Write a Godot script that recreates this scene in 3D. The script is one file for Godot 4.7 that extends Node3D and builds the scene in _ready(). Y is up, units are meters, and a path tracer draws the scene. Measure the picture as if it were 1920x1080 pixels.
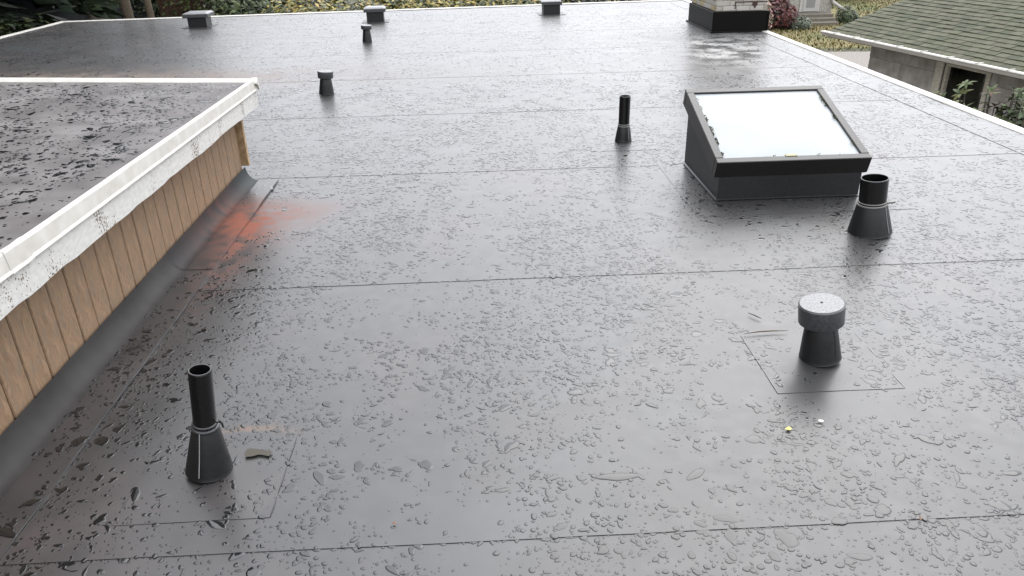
extends Node3D

const GROUND := -2.75
const WALL_X := -1.67
var rng := RandomNumberGenerator.new()
var undulate := FastNoiseLite.new()
var taken := {}
var M := {}

# ---------------------------------------------------------------- helpers
func lin(r: float, g: float, b: float) -> Color:
	return Color(r, g, b).linear_to_srgb()

func mat(c: Color, rough := 0.7, metal := 0.0, spec := 0.5) -> StandardMaterial3D:
	var m := StandardMaterial3D.new()
	m.albedo_color = c
	m.roughness = rough
	m.metallic = metal
	m.metallic_specular = spec
	return m

func noise(freq: float, sd: int, oct := 4) -> FastNoiseLite:
	var n := FastNoiseLite.new()
	n.noise_type = FastNoiseLite.TYPE_SIMPLEX_SMOOTH
	n.seed = sd
	n.frequency = freq
	n.fractal_octaves = oct
	return n

func noise_tex(freq: float, sd: int, a: Color, b: Color, size := 256, oct := 4) -> NoiseTexture2D:
	var t := NoiseTexture2D.new()
	t.width = size
	t.height = size
	t.seamless = true
	t.noise = noise(freq, sd, oct)
	var g := Gradient.new()
	g.set_color(0, a)
	g.set_color(1, b)
	t.color_ramp = g
	return t

func bump_tex(freq: float, sd: int, strength := 4.0, size := 256) -> NoiseTexture2D:
	var t := NoiseTexture2D.new()
	t.width = size
	t.height = size
	t.seamless = true
	t.as_normal_map = true
	t.bump_strength = strength
	t.noise = noise(freq, sd, 4)
	return t

func grain(m: StandardMaterial3D, tex: Texture2D, scale: float, normal: Texture2D = null, ns := 0.5) -> StandardMaterial3D:
	m.albedo_texture = tex
	m.uv1_triplanar = true
	m.uv1_world_triplanar = true
	m.uv1_scale = Vector3.ONE * scale
	if normal:
		m.normal_enabled = true
		m.normal_texture = normal
		m.normal_scale = ns
	return m

func numbered(n: String) -> String:
	if not taken.has(n):
		taken[n] = 0
		return n
	taken[n] += 1
	return "%s_%03d" % [n, taken[n]]

func tag(o: Node, label := "", category := "", group := "", kind := "") -> Node:
	if label: o.set_meta("label", label)
	if category: o.set_meta("category", category)
	if group: o.set_meta("group", group)
	if kind: o.set_meta("kind", kind)
	return o

func thing(called: String, label: String, category: String, at := Vector3.ZERO, turn := 0.0, group := "") -> Node3D:
	var o := Node3D.new()
	o.name = numbered(called)
	add_child(o)
	o.position = at
	o.rotation.y = turn
	tag(o, label, category, group)
	return o

func part(called: String, mesh: Mesh, m: Material, parent: Node) -> MeshInstance3D:
	var o := MeshInstance3D.new()
	o.mesh = mesh
	o.material_override = m
	var n := called
	var k := 0
	while parent.has_node(NodePath(n)):
		k += 1
		n = "%s_%03d" % [called, k]
	o.name = n
	parent.add_child(o)
	return o

func solo(called: String, mesh: Mesh, m: Material) -> MeshInstance3D:
	var o := MeshInstance3D.new()
	o.mesh = mesh
	o.material_override = m
	o.name = numbered(called)
	add_child(o)
	return o

func st_new(flat := true) -> SurfaceTool:
	var st := SurfaceTool.new()
	st.begin(Mesh.PRIMITIVE_TRIANGLES)
	st.set_smooth_group(-1 if flat else 0)
	return st

func done(st: SurfaceTool) -> ArrayMesh:
	st.index()
	st.generate_normals()
	return st.commit()

# triangle whose front looks along «out»
func tri(st: SurfaceTool, a: Vector3, b: Vector3, c: Vector3, out: Vector3) -> void:
	if (b - a).cross(c - a).dot(out) > 0.0:
		var t := b
		b = c
		c = t
	for p in [a, b, c]:
		st.set_uv(Vector2(p.x, p.z))
		st.add_vertex(p)

func quad(st: SurfaceTool, a: Vector3, b: Vector3, c: Vector3, d: Vector3, out: Vector3) -> void:
	tri(st, a, b, c, out)
	tri(st, a, c, d, out)

# chamfered box
func cbox(st: SurfaceTool, lo: Vector3, hi: Vector3, c := 0.004, xf := Transform3D()) -> void:
	var mid := (lo + hi) * 0.5
	var h := (hi - lo) * 0.5
	c = minf(c, minf(h.x, minf(h.y, h.z)) * 0.6)
	for ax in 3:
		var u := (ax + 1) % 3
		var v := (ax + 2) % 3
		for s in [-1.0, 1.0]:
			var q := []
			for k in [[-1, -1], [1, -1], [1, 1], [-1, 1]]:
				var p := mid
				p[ax] += s * h[ax]
				p[u] += k[0] * (h[u] - c)
				p[v] += k[1] * (h[v] - c)
				q.append(xf * p)
			var o := Vector3.ZERO
			o[ax] = s
			quad(st, q[0], q[1], q[2], q[3], xf.basis * o)
		if c <= 0.0: continue
		for s in [-1.0, 1.0]:
			for w in [-1.0, 1.0]:
				var q := []
				for k in [[0, -1], [0, 1], [1, 1], [1, -1]]:
					var p := mid
					p[u] += s * (h[u] - (c if k[0] else 0.0))
					p[v] += w * (h[v] - (0.0 if k[0] else c))
					p[ax] += k[1] * (h[ax] - c)
					q.append(xf * p)
				var o := Vector3.ZERO
				o[u] = s
				o[v] = w
				quad(st, q[0], q[1], q[2], q[3], xf.basis * o)
	if c > 0.0:
		for sx in [-1.0, 1.0]:
			for sy in [-1.0, 1.0]:
				for sz in [-1.0, 1.0]:
					var g := Vector3(sx, sy, sz)
					var q := []
					for ax in 3:
						var p := mid + g * (h - Vector3.ONE * c)
						p[ax] = mid[ax] + g[ax] * h[ax]
						q.append(xf * p)
					tri(st, q[0], q[1], q[2], xf.basis * g)

func box_mesh(lo: Vector3, hi: Vector3, c := 0.004) -> ArrayMesh:
	var st := st_new()
	cbox(st, lo, hi, c)
	return done(st)

# profile of (radius, height) turned round the y axis; the profile runs with its outside to the right of +y
func lathe(st: SurfaceTool, prof: Array, segs := 32, xf := Transform3D(), wob := 0.0) -> void:
	for i in prof.size() - 1:
		var a: Vector2 = prof[i]
		var b: Vector2 = prof[i + 1]
		var n2 := Vector2(b.y - a.y, -(b.x - a.x))
		for k in segs:
			var q := []
			for e in [[a, k], [a, k + 1], [b, k + 1], [b, k]]:
				var t: float = TAU * (e[1] % segs) / segs
				var r: float = e[0].x * (1.0 + wob * sin(t * 2.0 + 1.3) + wob * 0.5 * sin(t * 5.0))
				q.append(xf * Vector3(cos(t) * r, e[0].y, sin(t) * r))
			var tm := TAU * (k + 0.5) / segs
			var o := xf.basis * Vector3(cos(tm) * n2.x, n2.y, sin(tm) * n2.x)
			if a.x > 1e-6 and b.x > 1e-6: quad(st, q[0], q[1], q[2], q[3], o)
			elif a.x > 1e-6: tri(st, q[0], q[1], q[2], o)
			else: tri(st, q[1], q[2], q[3], o)

# a profile of (x, y) points swept along z from z0 to z1, outside = left-hand normal of the run
func sweep_z(prof: Array, z0: float, z1: float, step := 0.5, wob := 0.0, closed := false) -> ArrayMesh:
	var st := st_new()
	var n := maxi(1, int(ceil(absf(z1 - z0) / step)))
	var cen := Vector2.ZERO
	for p in prof: cen += p / prof.size()
	var pts := []
	for k in n + 1:
		var z := lerpf(z0, z1, float(k) / n)
		var row := []
		for i in prof.size():
			var p: Vector2 = prof[i]
			row.append(Vector3(p.x + wob * undulate.get_noise_2d(z * 9.0, i * 3.1), p.y + wob * undulate.get_noise_2d(z * 9.0 + 77.0, i * 3.1), z))
		pts.append(row)
	var m := prof.size() if closed else prof.size() - 1
	for k in n:
		for i in m:
			var j := (i + 1) % prof.size()
			var mid2: Vector2 = (prof[i] + prof[j]) * 0.5
			var e: Vector2 = prof[j] - prof[i]
			var o := Vector3(e.y, -e.x, 0)
			if closed and Vector2(o.x, o.y).dot(mid2 - cen) < 0.0: o = -o
			quad(st, pts[k][i], pts[k][j], pts[k + 1][j], pts[k + 1][i], o)
	if closed:
		for k in [0, n]:
			for i in range(1, prof.size() - 1):
				tri(st, pts[k][0], pts[k][i], pts[k][i + 1], Vector3(0, 0, signf(z0 - z1) * (1.0 if k == 0 else -1.0)))
	return done(st)

func tube(st: SurfaceTool, path: Array, rad: Array, segs := 8) -> void:
	var rings := []
	for i in path.size():
		var d: Vector3 = (path[mini(i + 1, path.size() - 1)] - path[maxi(i - 1, 0)]).normalized()
		var u := d.cross(Vector3.RIGHT if absf(d.x) < 0.8 else Vector3.UP).normalized()
		var v := d.cross(u)
		var ring := []
		for k in segs:
			var t := TAU * k / segs
			ring.append(path[i] + (u * cos(t) + v * sin(t)) * rad[i])
		rings.append(ring)
	for i in path.size() - 1:
		for k in segs:
			var j := (k + 1) % segs
			quad(st, rings[i][k], rings[i][j], rings[i + 1][j], rings[i + 1][k], (rings[i][k] + rings[i][j]) * 0.5 - path[i])
	for e in [0, path.size() - 1]:
		for k in segs:
			tri(st, path[e], rings[e][k], rings[e][(k + 1) % segs], (path[0] - path[1]) if e == 0 else (path[e] - path[e - 1]))

# leaves given as (centre, along, across, colour): one mesh
func leaf_mesh(leaves: Array, upright := false) -> ArrayMesh:
	var v := PackedVector3Array()
	var n := PackedVector3Array()
	var c := PackedColorArray()
	var ix := PackedInt32Array()
	for l in leaves:
		var a: Vector3 = l[1]
		var b: Vector3 = l[2]
		var p: Vector3 = l[0]
		var nn := a.cross(b).normalized()
		if upright: nn = (Vector3.UP * 2.0 + nn).normalized()
		elif nn.y < 0.0: nn = -nn
		var k := v.size()
		v.append_array([p - a, p - a * 0.1 - b, p + a, p - a * 0.1 + b])
		n.append_array([nn, (nn - b.normalized() * 0.4).normalized(), nn, (nn + b.normalized() * 0.4).normalized()])
		c.append_array([l[3], l[3], l[3], l[3]])
		if nn.dot(a.cross(b)) > 0.0: ix.append_array([k, k + 2, k + 1, k, k + 3, k + 2])
		else: ix.append_array([k, k + 1, k + 2, k, k + 2, k + 3])
	var arr := []
	arr.resize(Mesh.ARRAY_MAX)
	arr[Mesh.ARRAY_VERTEX] = v
	arr[Mesh.ARRAY_NORMAL] = n
	arr[Mesh.ARRAY_COLOR] = c
	arr[Mesh.ARRAY_INDEX] = ix
	var am := ArrayMesh.new()
	am.add_surface_from_arrays(Mesh.PRIMITIVE_TRIANGLES, arr)
	return am

func rdir() -> Vector3:
	return Vector3(rng.randfn(), rng.randfn(), rng.randfn()).normalized()

func vary(c: Color, k: float) -> Color:
	var f := 1.0 + rng.randf_range(-k, k)
	return Color(c.r * f * rng.randf_range(0.9, 1.1), c.g * f, c.b * f * rng.randf_range(0.85, 1.15))

# a bright overcast sky: brighter upwards, and where the sun stands behind the cloud ahead
func overcast() -> ImageTexture:
	var w := 512
	var h := 256
	var im := Image.create_empty(w, h, false, Image.FORMAT_RGBF)
	var n := noise(1.6, 201, 4)
	var sun_dir := Vector3(sin(0.50) * cos(0.70), sin(0.70), -cos(0.50) * cos(0.70))
	for y in h:
		var el := PI * (0.5 - (y + 0.5) / h)
		for x in w:
			var az := TAU * (x + 0.5) / w
			var d := Vector3(sin(az) * cos(el), sin(el), -cos(az) * cos(el))
			var v := 0.10
			if el > 0.0:
				v = (1.2 + 1.4 * sin(el)) / 2.6
				var a := acos(clampf(d.dot(sun_dir), -1.0, 1.0))
				v *= 1.0 + 1.1 * exp(-a * a / 0.80)
				var q := Vector3(d.x, d.y, d.z) * (1.0 / (d.y + 0.25))
				v *= 1.0 + 0.28 * n.get_noise_3d(q.x, 0.0, q.z)
			im.set_pixel(x, y, Color(v * 0.965, v * 0.985, v * 1.04))
	return ImageTexture.create_from_image(im)

# ---------------------------------------------------------------- roof surface
const LIFT := [0.0024, 0.0023, 0.0019, 0.0016, 0.0013, 0.0009, 0.0007, 0.0006, 0.0]
const SEAMS := [-1.68, -3.465, -5.29, -7.115, -8.93, -10.74, -12.56, -14.37]

func far_z(x: float) -> float:
	return lerpf(-15.68, -16.75, (x + 7.94) / 12.4)

func _lift_at(near: float) -> float:
	for i in SEAMS.size():
		if absf(SEAMS[i] - near) < 0.001: return LIFT[i]
	return 0.002

func roof_h(x: float, z: float) -> float:
	var near := 1.95
	var far := -1.68
	for i in SEAMS.size():
		if z < SEAMS[i]:
			near = SEAMS[i]
			far = SEAMS[i + 1] if i + 1 < SEAMS.size() else -17.0
	var t := clampf((z - far) / (near - far), 0.0, 1.0)
	return _lift_at(near) * t + 0.0020 * undulate.get_noise_2d(x * 1.6, z * 1.6) + 0.0007 * undulate.get_noise_2d(x * 6.0 + 40.0, z * 6.0)

const PATCHES := [[-1.172, -0.694, -2.265, -1.82], [1.09, 1.583, -2.80, -2.36], [0.85, 1.395, -6.50, -5.70], [1.285, 2.62, -5.48, -4.235]]

# what lies on the sheets: patches and the strip along the right edge
func laid_on(x: float, z: float) -> float:
	if x > 3.98 and x < 4.335: return 0.003
	for p in PATCHES:
		if x > p[0] and x < p[1] and z > p[2] and z < p[3]: return 0.0018
	return 0.0

func roof_maps() -> Array:
	var w := 800
	var h := 1200
	var col := PackedByteArray()
	col.resize(w * h * 3)
	var rou := PackedByteArray()
	rou.resize(w * h)
	var coat := PackedByteArray()
	coat.resize(w * h * 3)
	var n1 := noise(0.55, 11, 4)
	var n2 := noise(2.3, 12, 4)
	var n3 := noise(0.8, 13, 3)
	var n4 := noise(9.0, 14, 3)
	var k := 0
	for j in h:
		var z := -17.0 + 19.2 * (j + 0.5) / h
		for i in w:
			var x := -8.2 + 12.8 * (i + 0.5) / w
			var a := n1.get_noise_2d(x, z)
			var b := n2.get_noise_2d(x, z)
			var d := n3.get_noise_2d(x + 30.0, z)
			var e := n4.get_noise_2d(x, z)
			var v := 0.022 * (1.0 + 0.40 * a + 0.32 * b + 0.26 * e)
			var c := Color(v, v * 0.975, v * 0.985)
			# faint dusty pink and grey-green drifts
			var pink := clampf(d * 2.2 - 0.35, 0.0, 1.0) * clampf(0.6 + b, 0.0, 1.0)
			c = c.lerp(Color(0.075, 0.05, 0.044), pink * 0.3)
			var teal := clampf(-d * 2.2 - 0.45, 0.0, 1.0) * clampf(0.6 + b, 0.0, 1.0)
			c = c.lerp(Color(0.03, 0.042, 0.043), teal * 0.6)
			# rusty orange powder washed out beside the wall
			var ex := (x + 1.50) / (0.34 if x > -1.50 else 0.13)
			var ez := (z + 4.50) / (0.42 if z > -4.50 else 0.26)
			var r := exp(-(ex * ex + ez * ez) * 1.1) * clampf(0.85 + 1.0 * b + 0.7 * e, 0.0, 1.3)
			var sx := (x + 1.40) / 0.09
			var sz := (z + 3.95) / 0.50
			r += 0.42 * exp(-sx * sx - sz * sz) * clampf(0.5 + 1.6 * e, 0.0, 1.0)
			var tx := (x + 1.12) / 0.22
			var tz := (z + 4.62) / 0.13
			r += 0.2 * exp(-tx * tx - tz * tz)
			c = c.lerp(Color(0.20, 0.048, 0.019), clampf(r, 0.0, 0.92))
			# brown silt left where water stands beyond the raised roof
			var bx := (x + 6.5) / 4.2
			var bz := (z + 9.3 + 0.25 * a) / 0.62
			var br := exp(-bx * bx - bz * bz) * (0.7 + 0.6 * b)
			c = c.lerp(Color(0.17, 0.12, 0.09), clampf(br * 1.2, 0.0, 0.85))
			# chalky scuffs by the chimney
			var cx := (x - 3.1 - (z + 10.3) * 0.25) / 0.75
			var cz := (z + 10.3) / 1.3
			var ch := exp(-cx * cx - cz * cz) * clampf(0.45 + 1.3 * b, 0.0, 1.0) + 0.45 * exp(-pow((x - 3.95) / 0.6, 2.0) - pow((z + 11.2) / 0.8, 2.0)) * clampf(0.8 + b, 0.0, 1.0)
			c = c.lerp(Color(0.36, 0.355, 0.34), clampf(ch, 0.0, 0.85))
			# brown wash at the patch of the near pipe
			var px := (x + 0.86) / 0.13
			var pz := (z + 2.275 - 0.1 * b) / 0.018
			c = c.lerp(Color(0.12, 0.06, 0.025), clampf(exp(-px * px - pz * pz) * 0.8, 0.0, 0.8))
			col[k * 3] = int(255.0 * pow(clampf(c.r, 0.0, 1.0), 1.0 / 2.2))
			col[k * 3 + 1] = int(255.0 * pow(clampf(c.g, 0.0, 1.0), 1.0 / 2.2))
			col[k * 3 + 2] = int(255.0 * pow(clampf(c.b, 0.0, 1.0), 1.0 / 2.2))
			var film := smoothstep(0.12, 0.24, e * 0.6 + b * 0.5 + a * 0.25)
			rou[k] = int(255.0 * clampf(0.46 + 0.08 * b + 0.05 * a - 0.03 * film + 0.3 * clampf(r, 0.0, 1.0) + 0.3 * clampf(ch * 1.3, 0.0, 1.0) + 0.2 * clampf(br, 0.0, 1.0), 0.15, 0.8))
			var wet := clampf((0.80 + 0.07 * film) * (1.0 - 1.1 * clampf(r, 0.0, 1.0)) * (1.0 - 1.3 * clampf(ch, 0.0, 0.75)) * (1.0 - clampf(br, 0.0, 0.8)), 0.0, 1.0)
			coat[k * 3] = int(255.0 * wet)
			coat[k * 3 + 1] = 255
			if film > 0.0:
				for cn in 3: col[k * 3 + cn] = int(col[k * 3 + cn] * (1.0 - 0.05 * film))
			k += 1
	return [ImageTexture.create_from_image(Image.create_from_data(w, h, false, Image.FORMAT_RGB8, col)), ImageTexture.create_from_image(Image.create_from_data(w, h, false, Image.FORMAT_L8, rou)), ImageTexture.create_from_image(Image.create_from_data(w, h, false, Image.FORMAT_RGB8, coat))]

func roof_uv(x: float, z: float) -> Vector2:
	return Vector2((x + 8.2) / 12.8, (z + 17.0) / 19.2)

# a piece of membrane lying on the roof: grid from x0..x1, z0 (far)..z1 (near), raised by «up», with its near edge turned down
func membrane(x0: float, x1: float, z0: float, z1: float, up: float, step: float, clip_far := false, drop := 0.0035) -> ArrayMesh:
	var st := st_new(false)
	var nx := maxi(1, int(ceil((x1 - x0) / step)))
	var nz := maxi(1, int(ceil((z1 - z0) / step)))
	var at := func(i: int, j: int) -> Vector3:
		var x := lerpf(x0, x1, float(i) / nx)
		var zf := far_z(x) if clip_far else z0
		var z := lerpf(zf, z1, float(j) / nz) + 0.003 * (1.0 + undulate.get_noise_2d(x * 1.3, z1 * 7.0)) * (float(j) / nz)
		return Vector3(x, roof_h(x, z + 0.0008 if j == 0 else (z1 - 0.0005 if j == nz else z)) + up, z)
	var grid := []
	for i in nx + 1:
		var row := PackedVector3Array()
		for j in nz + 1: row.append(at.call(i, j))
		grid.append(row)
	for i in nx:
		for j in nz:
			for p in [grid[i][j], grid[i + 1][j], grid[i + 1][j + 1], grid[i][j], grid[i + 1][j + 1], grid[i][j + 1]]:
				st.set_uv(roof_uv(p.x, p.z))
				st.add_vertex(p)
	st.set_smooth_group(1)
	var d := Vector3(0, -drop, 0)
	for i in nx:
		for e in [[nz, Vector3(0, 0, 1)], [0, Vector3(0, 0, -1)]]:
			quad_uv(st, grid[i][e[0]], grid[i + 1][e[0]], grid[i + 1][e[0]] + d, grid[i][e[0]] + d, e[1])
	for j in nz:
		for e in [[0, Vector3(-1, 0, 0)], [nx, Vector3(1, 0, 0)]]:
			quad_uv(st, grid[e[0]][j], grid[e[0]][j + 1], grid[e[0]][j + 1] + d, grid[e[0]][j] + d, e[1])
	return done(st)

func quad_uv(st: SurfaceTool, a: Vector3, b: Vector3, c: Vector3, d: Vector3, out: Vector3) -> void:
	if (b - a).cross(c - a).dot(out) > 0.0:
		var t := b
		b = d
		d = t
	for p in [a, b, c, a, c, d]:
		st.set_uv(roof_uv(p.x, p.z))
		st.add_vertex(p)

# ---------------------------------------------------------------- water
var drop_shapes := []

func make_drops() -> void:
	for k in 18:
		if k < 10: drop_shapes.append(drop_round(k))
		else: drop_shapes.append(drop_worm(k))

func fill_rings(rings: Array, closed: bool) -> ArrayMesh:
	var st := st_new(false)
	for i in rings.size() - 1:
		var n: int = rings[i].size()
		for k in (n if closed else n - 1):
			var j := (k + 1) % n
			quad(st, rings[i][k], rings[i][j], rings[i + 1][j], rings[i + 1][k], Vector3.UP)
	return done(st)

# a bead with an uneven outline, one unit in radius, one unit high
func drop_round(k: int) -> ArrayMesh:
	var seg := 18
	var out := []
	var amp := 0.06 if k < 4 else (0.16 if k < 7 else 0.30)
	var ph := []
	for i in 5: ph.append(rng.randf() * TAU)
	var stretch := rng.randf_range(1.0, 1.25 if k < 4 else 1.8)
	for s in seg:
		var t := TAU * s / seg
		var r := 1.0
		for i in range(2, 5): r += amp / (i - 1) * sin(t * i + ph[i])
		out.append(Vector2(cos(t) * r * stretch, sin(t) * r / stretch))
	var rings := []
	for e in [[1.0, -0.05], [0.975, 0.28], [0.90, 0.60], [0.74, 0.87], [0.42, 1.0], [0.0, 1.03]]:
		var ring := []
		for p in out: ring.append(Vector3(p.x * e[0], e[1], p.y * e[0]))
		rings.append(ring)
	return fill_rings(rings, true)

# a run of water: a bent ribbon of changing width
func drop_worm(k: int) -> ArrayMesh:
	var n := 12
	var spine := []
	var dir := rng.randf() * TAU
	var p := Vector2.ZERO
	var bend := rng.randf_range(-0.35, 0.35)
	for i in n:
		spine.append(p)
		p += Vector2(cos(dir), sin(dir)) * (0.26 if k % 2 else 0.36)
		dir += bend + rng.randf_range(-0.35, 0.35)
		if i == 6 and k % 3 == 0: dir += 1.1
	var cen := Vector2.ZERO
	for q in spine: cen += q / n
	var rings := []
	var w0 := rng.randf_range(0.3, 0.55)
	var ph := rng.randf() * TAU
	for i in n:
		var f := float(i) / (n - 1)
		var w := w0 * (0.55 + 0.45 * sin(f * 6.0 + ph)) * pow(clampf(sin(PI * clampf(f, 0.01, 0.99)), 0.0, 1.0), 0.45)
		var d: Vector2 = (spine[mini(i + 1, n - 1)] - spine[maxi(i - 1, 0)]).normalized()
		var s := Vector2(-d.y, d.x)
		var ring := []
		for e in [[-1.0, -0.05], [-0.9, 0.55], [-0.55, 0.92], [0.0, 1.0], [0.55, 0.92], [0.9, 0.55], [1.0, -0.05]]:
			var q: Vector2 = spine[i] - cen + s * w * e[0]
			ring.append(Vector3(q.x, e[1] * clampf(w / 0.3, 0.1, 1.0), q.y))
		rings.append(ring)
	return fill_rings(rings, false)

func drop_at(out: Array, x: float, y: float, z: float, r: float, flat := 0.21) -> void:
	var k := rng.randi() % 5
	if r > 0.011: k = 4 + (rng.randi() % 6 if rng.randf() < 0.7 else 6 + rng.randi() % 8)
	elif r > 0.006: k = rng.randi() % (9 if rng.randf() < 0.8 else 14)
	var h := minf(r * flat, 0.0019) * rng.randf_range(0.8, 1.15)
	var turn := Basis(Vector3.UP, rng.randf() * TAU)
	out[k].append(Transform3D(turn * Basis.from_scale(Vector3(r, h, r)), Vector3(x, y, z)))

func scatter_water(called: String, lists: Array, label: String) -> void:
	var root := Node3D.new()
	root.name = called
	add_child(root)
	tag(root, label, "water", "", "stuff")
	for k in lists.size():
		if lists[k].is_empty(): continue
		var mm := MultiMesh.new()
		mm.transform_format = MultiMesh.TRANSFORM_3D
		mm.mesh = drop_shapes[k]
		mm.instance_count = lists[k].size()
		for i in lists[k].size(): mm.set_instance_transform(i, lists[k][i])
		var mi := MultiMeshInstance3D.new()
		mi.multimesh = mm
		mi.material_override = M.water
		mi.name = "drops" if k == 0 else "drops_%03d" % k
		root.add_child(mi)
		mi.set_meta("kind", "stuff")

# ---------------------------------------------------------------- vents
func tilted(o: Node3D, lean_x: float, lean_z := 0.0) -> void:
	o.rotation = Vector3(lean_z, 0, -lean_x)

func boot_profile(rb: float, rt: float, h: float) -> Array:
	return [Vector2(rb + 0.002, 0.0), Vector2(rb, 0.004), Vector2(rb - 0.001, 0.014), Vector2(lerpf(rb, rt, 0.5), h * 0.52), Vector2(rt, h - 0.006), Vector2(rt - 0.003, h), Vector2(rt - 0.008, h)]

func seam_strip(rb: float, rt: float, h: float, ang: float) -> ArrayMesh:
	var st := st_new()
	var d := Vector3(cos(ang), 0, sin(ang))
	var s := Vector3(-sin(ang), 0, cos(ang))
	for k in 6:
		var q := []
		for e in [[k, -1], [k, 1], [k + 1, 1], [k + 1, -1]]:
			var t: float = e[0] / 6.0
			q.append(d * (lerpf(rb, rt, t) + 0.0028 - 0.002 * sin(PI * t)) + s * e[1] * 0.0016 + Vector3.UP * lerpf(0.018, h - 0.006, t))
		quad(st, q[0], q[1], q[2], q[3], d)
	return done(st)

func open_pipe(label: String, at: Vector3, rb: float, rt: float, bh: float, rp: float, top: float, lean: float, clamp_kind := 0, lean_z := 0.0) -> Node3D:
	var t := thing("vent_pipe", label, "vent pipe", at, 0.0, "open black vent pipes on the roof")
	tilted(t, lean, lean_z)
	var st := st_new(false)
	lathe(st, boot_profile(rb, rt, bh), 36, Transform3D(), 0.012)
	var b := part("boot", done(st), M.boot, t)
	part("seam", seam_strip(rb, rt, bh, PI * 0.5 + (0.12 if clamp_kind == 1 else -0.55)), M.seam, b)
	st = st_new(false)
	var wall := 0.0055
	var gi := 0
	for g in [[Vector2(rp, 0.0), Vector2(rp, top - 0.004)], [Vector2(rp, top - 0.004), Vector2(rp - 0.0015, top)], [Vector2(rp - 0.0015, top), Vector2(rp - wall, top)], [Vector2(rp - wall, top), Vector2(rp - wall - 0.001, top - 0.004)], [Vector2(rp - wall - 0.001, top - 0.004), Vector2(rp - wall - 0.001, top - 0.34)]]:
		st.set_smooth_group(gi)
		lathe(st, g, 36)
		gi += 1
	part("pipe", done(st), M.pipe, t)
	# clamp band with a buckle tail
	st = st_new(false)
	lathe(st, [Vector2(rt - 0.004, bh - 0.012), Vector2(rt + 0.003, bh - 0.011), Vector2(rt + 0.003, bh - 0.002), Vector2(rt - 0.004, bh - 0.001)], 36)
	lathe(st, [Vector2(rp, bh + 0.004), Vector2(rp + 0.004, bh + 0.005), Vector2(rp + 0.004, bh + 0.011), Vector2(rp, bh + 0.012)], 36)
	var c := part("clamp", done(st), M.clamp if clamp_kind == 1 else M.clamp_light, t)
	if clamp_kind == 1:
		st = st_new(false)
		tube(st, [Vector3(rp + 0.001, bh + 0.010, 0.0), Vector3(rp + 0.012, bh + 0.020, 0.006), Vector3(rp + 0.021, bh + 0.014, 0.008), Vector3(rp + 0.024, bh - 0.002, 0.008)], [0.004, 0.004, 0.0035, 0.0025], 6)
		part("strap_tail", done(st), M.pipe, c)
	elif clamp_kind == 2:
		st = st_new()
		cbox(st, Vector3(rp - 0.012, bh - 0.004, rp * 0.55), Vector3(rp + 0.036, bh + 0.006, rp * 0.55 + 0.004), 0.001)
		part("strap_tail", done(st), M.clamp_light, c)
	return t

func capped_vent(label: String, at: Vector3, rb: float, rt: float, bh: float, rc: float, c0: float, c1: float, lean: float, seam_ang := 1.2) -> Node3D:
	var t := thing("capped_vent", label, "roof vent", at, 0.0, "capped round vents on the roof")
	tilted(t, lean)
	var st := st_new(false)
	lathe(st, boot_profile(rb, rt, bh), 40, Transform3D(), 0.006)
	var b := part("boot", done(st), M.boot, t)
	part("seam", seam_strip(rb, rt, bh, seam_ang), M.boot, b)
	st = st_new(false)
	lathe(st, [Vector2(rt - 0.006, bh - 0.004), Vector2(rt - 0.006, c0 + 0.01)], 32)
	part("neck", done(st), M.pipe, t)
	st = st_new(false)
	var g := 0
	for p in [[Vector2(rt - 0.006, c0 + 0.006), Vector2(rc - 0.004, c0)], [Vector2(rc - 0.004, c0), Vector2(rc, c0 + 0.004), Vector2(rc + 0.001, c1 - 0.006)], [Vector2(rc + 0.001, c1 - 0.006), Vector2(rc - 0.005, c1)]]:
		st.set_smooth_group(g)
		lathe(st, p, 40)
		g += 1
	var cap := part("cap", done(st), M.cap, t)
	st = st_new(false)
	lathe(st, [Vector2(rc - 0.005, c1), Vector2(rc * 0.5, c1 + 0.0015), Vector2(0.0, c1 + 0.002)], 40)
	part("lid", done(st), M.cap_top, cap)
	st = st_new(false)
	lathe(st, [Vector2(0.0055, c1 - 0.001), Vector2(0.005, c1 + 0.004), Vector2(0.0, c1 + 0.0048)], 10)
	part("screw", done(st), M.pipe, cap)
	return t

func box_vent(label: String, at: Vector3, w: float, cap_w: float, turn: float) -> Node3D:
	var t := thing("box_vent", label, "roof vent", at, turn, "square box vents at the far roof edge")
	var h := w * 0.5
	var c := cap_w * 0.5
	var st := st_new()
	cbox(st, Vector3(-h, 0, -h), Vector3(h, 0.176, h), 0.006)
	part("curb", done(st), M.boot, t)
	st = st_new()
	cbox(st, Vector3(-h - 0.09, -0.004, -h - 0.09), Vector3(h + 0.09, 0.007, h + 0.09), 0.002)
	part("flange", done(st), M.flange, t)
	st = st_new()
	cbox(st, Vector3(-c, 0.172, -c), Vector3(c, 0.232, c), 0.006)
	var cap := part("cap", done(st), M.cap, t)
	st = st_new()
	var a := c - 0.01
	var b := c - 0.05
	for k in 4:
		var r := Basis(Vector3.UP, k * PI / 2)
		quad(st, r * Vector3(-a, 0.233, a), r * Vector3(a, 0.233, a), r * Vector3(b, 0.252, b), r * Vector3(-b, 0.252, b), r * Vector3(0, 1, 1))
	quad(st, Vector3(-b, 0.252, -b), Vector3(b, 0.252, -b), Vector3(b, 0.252, b), Vector3(-b, 0.252, b), Vector3.UP)
	part("lid", done(st), M.cap_top, cap)
	return t

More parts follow.
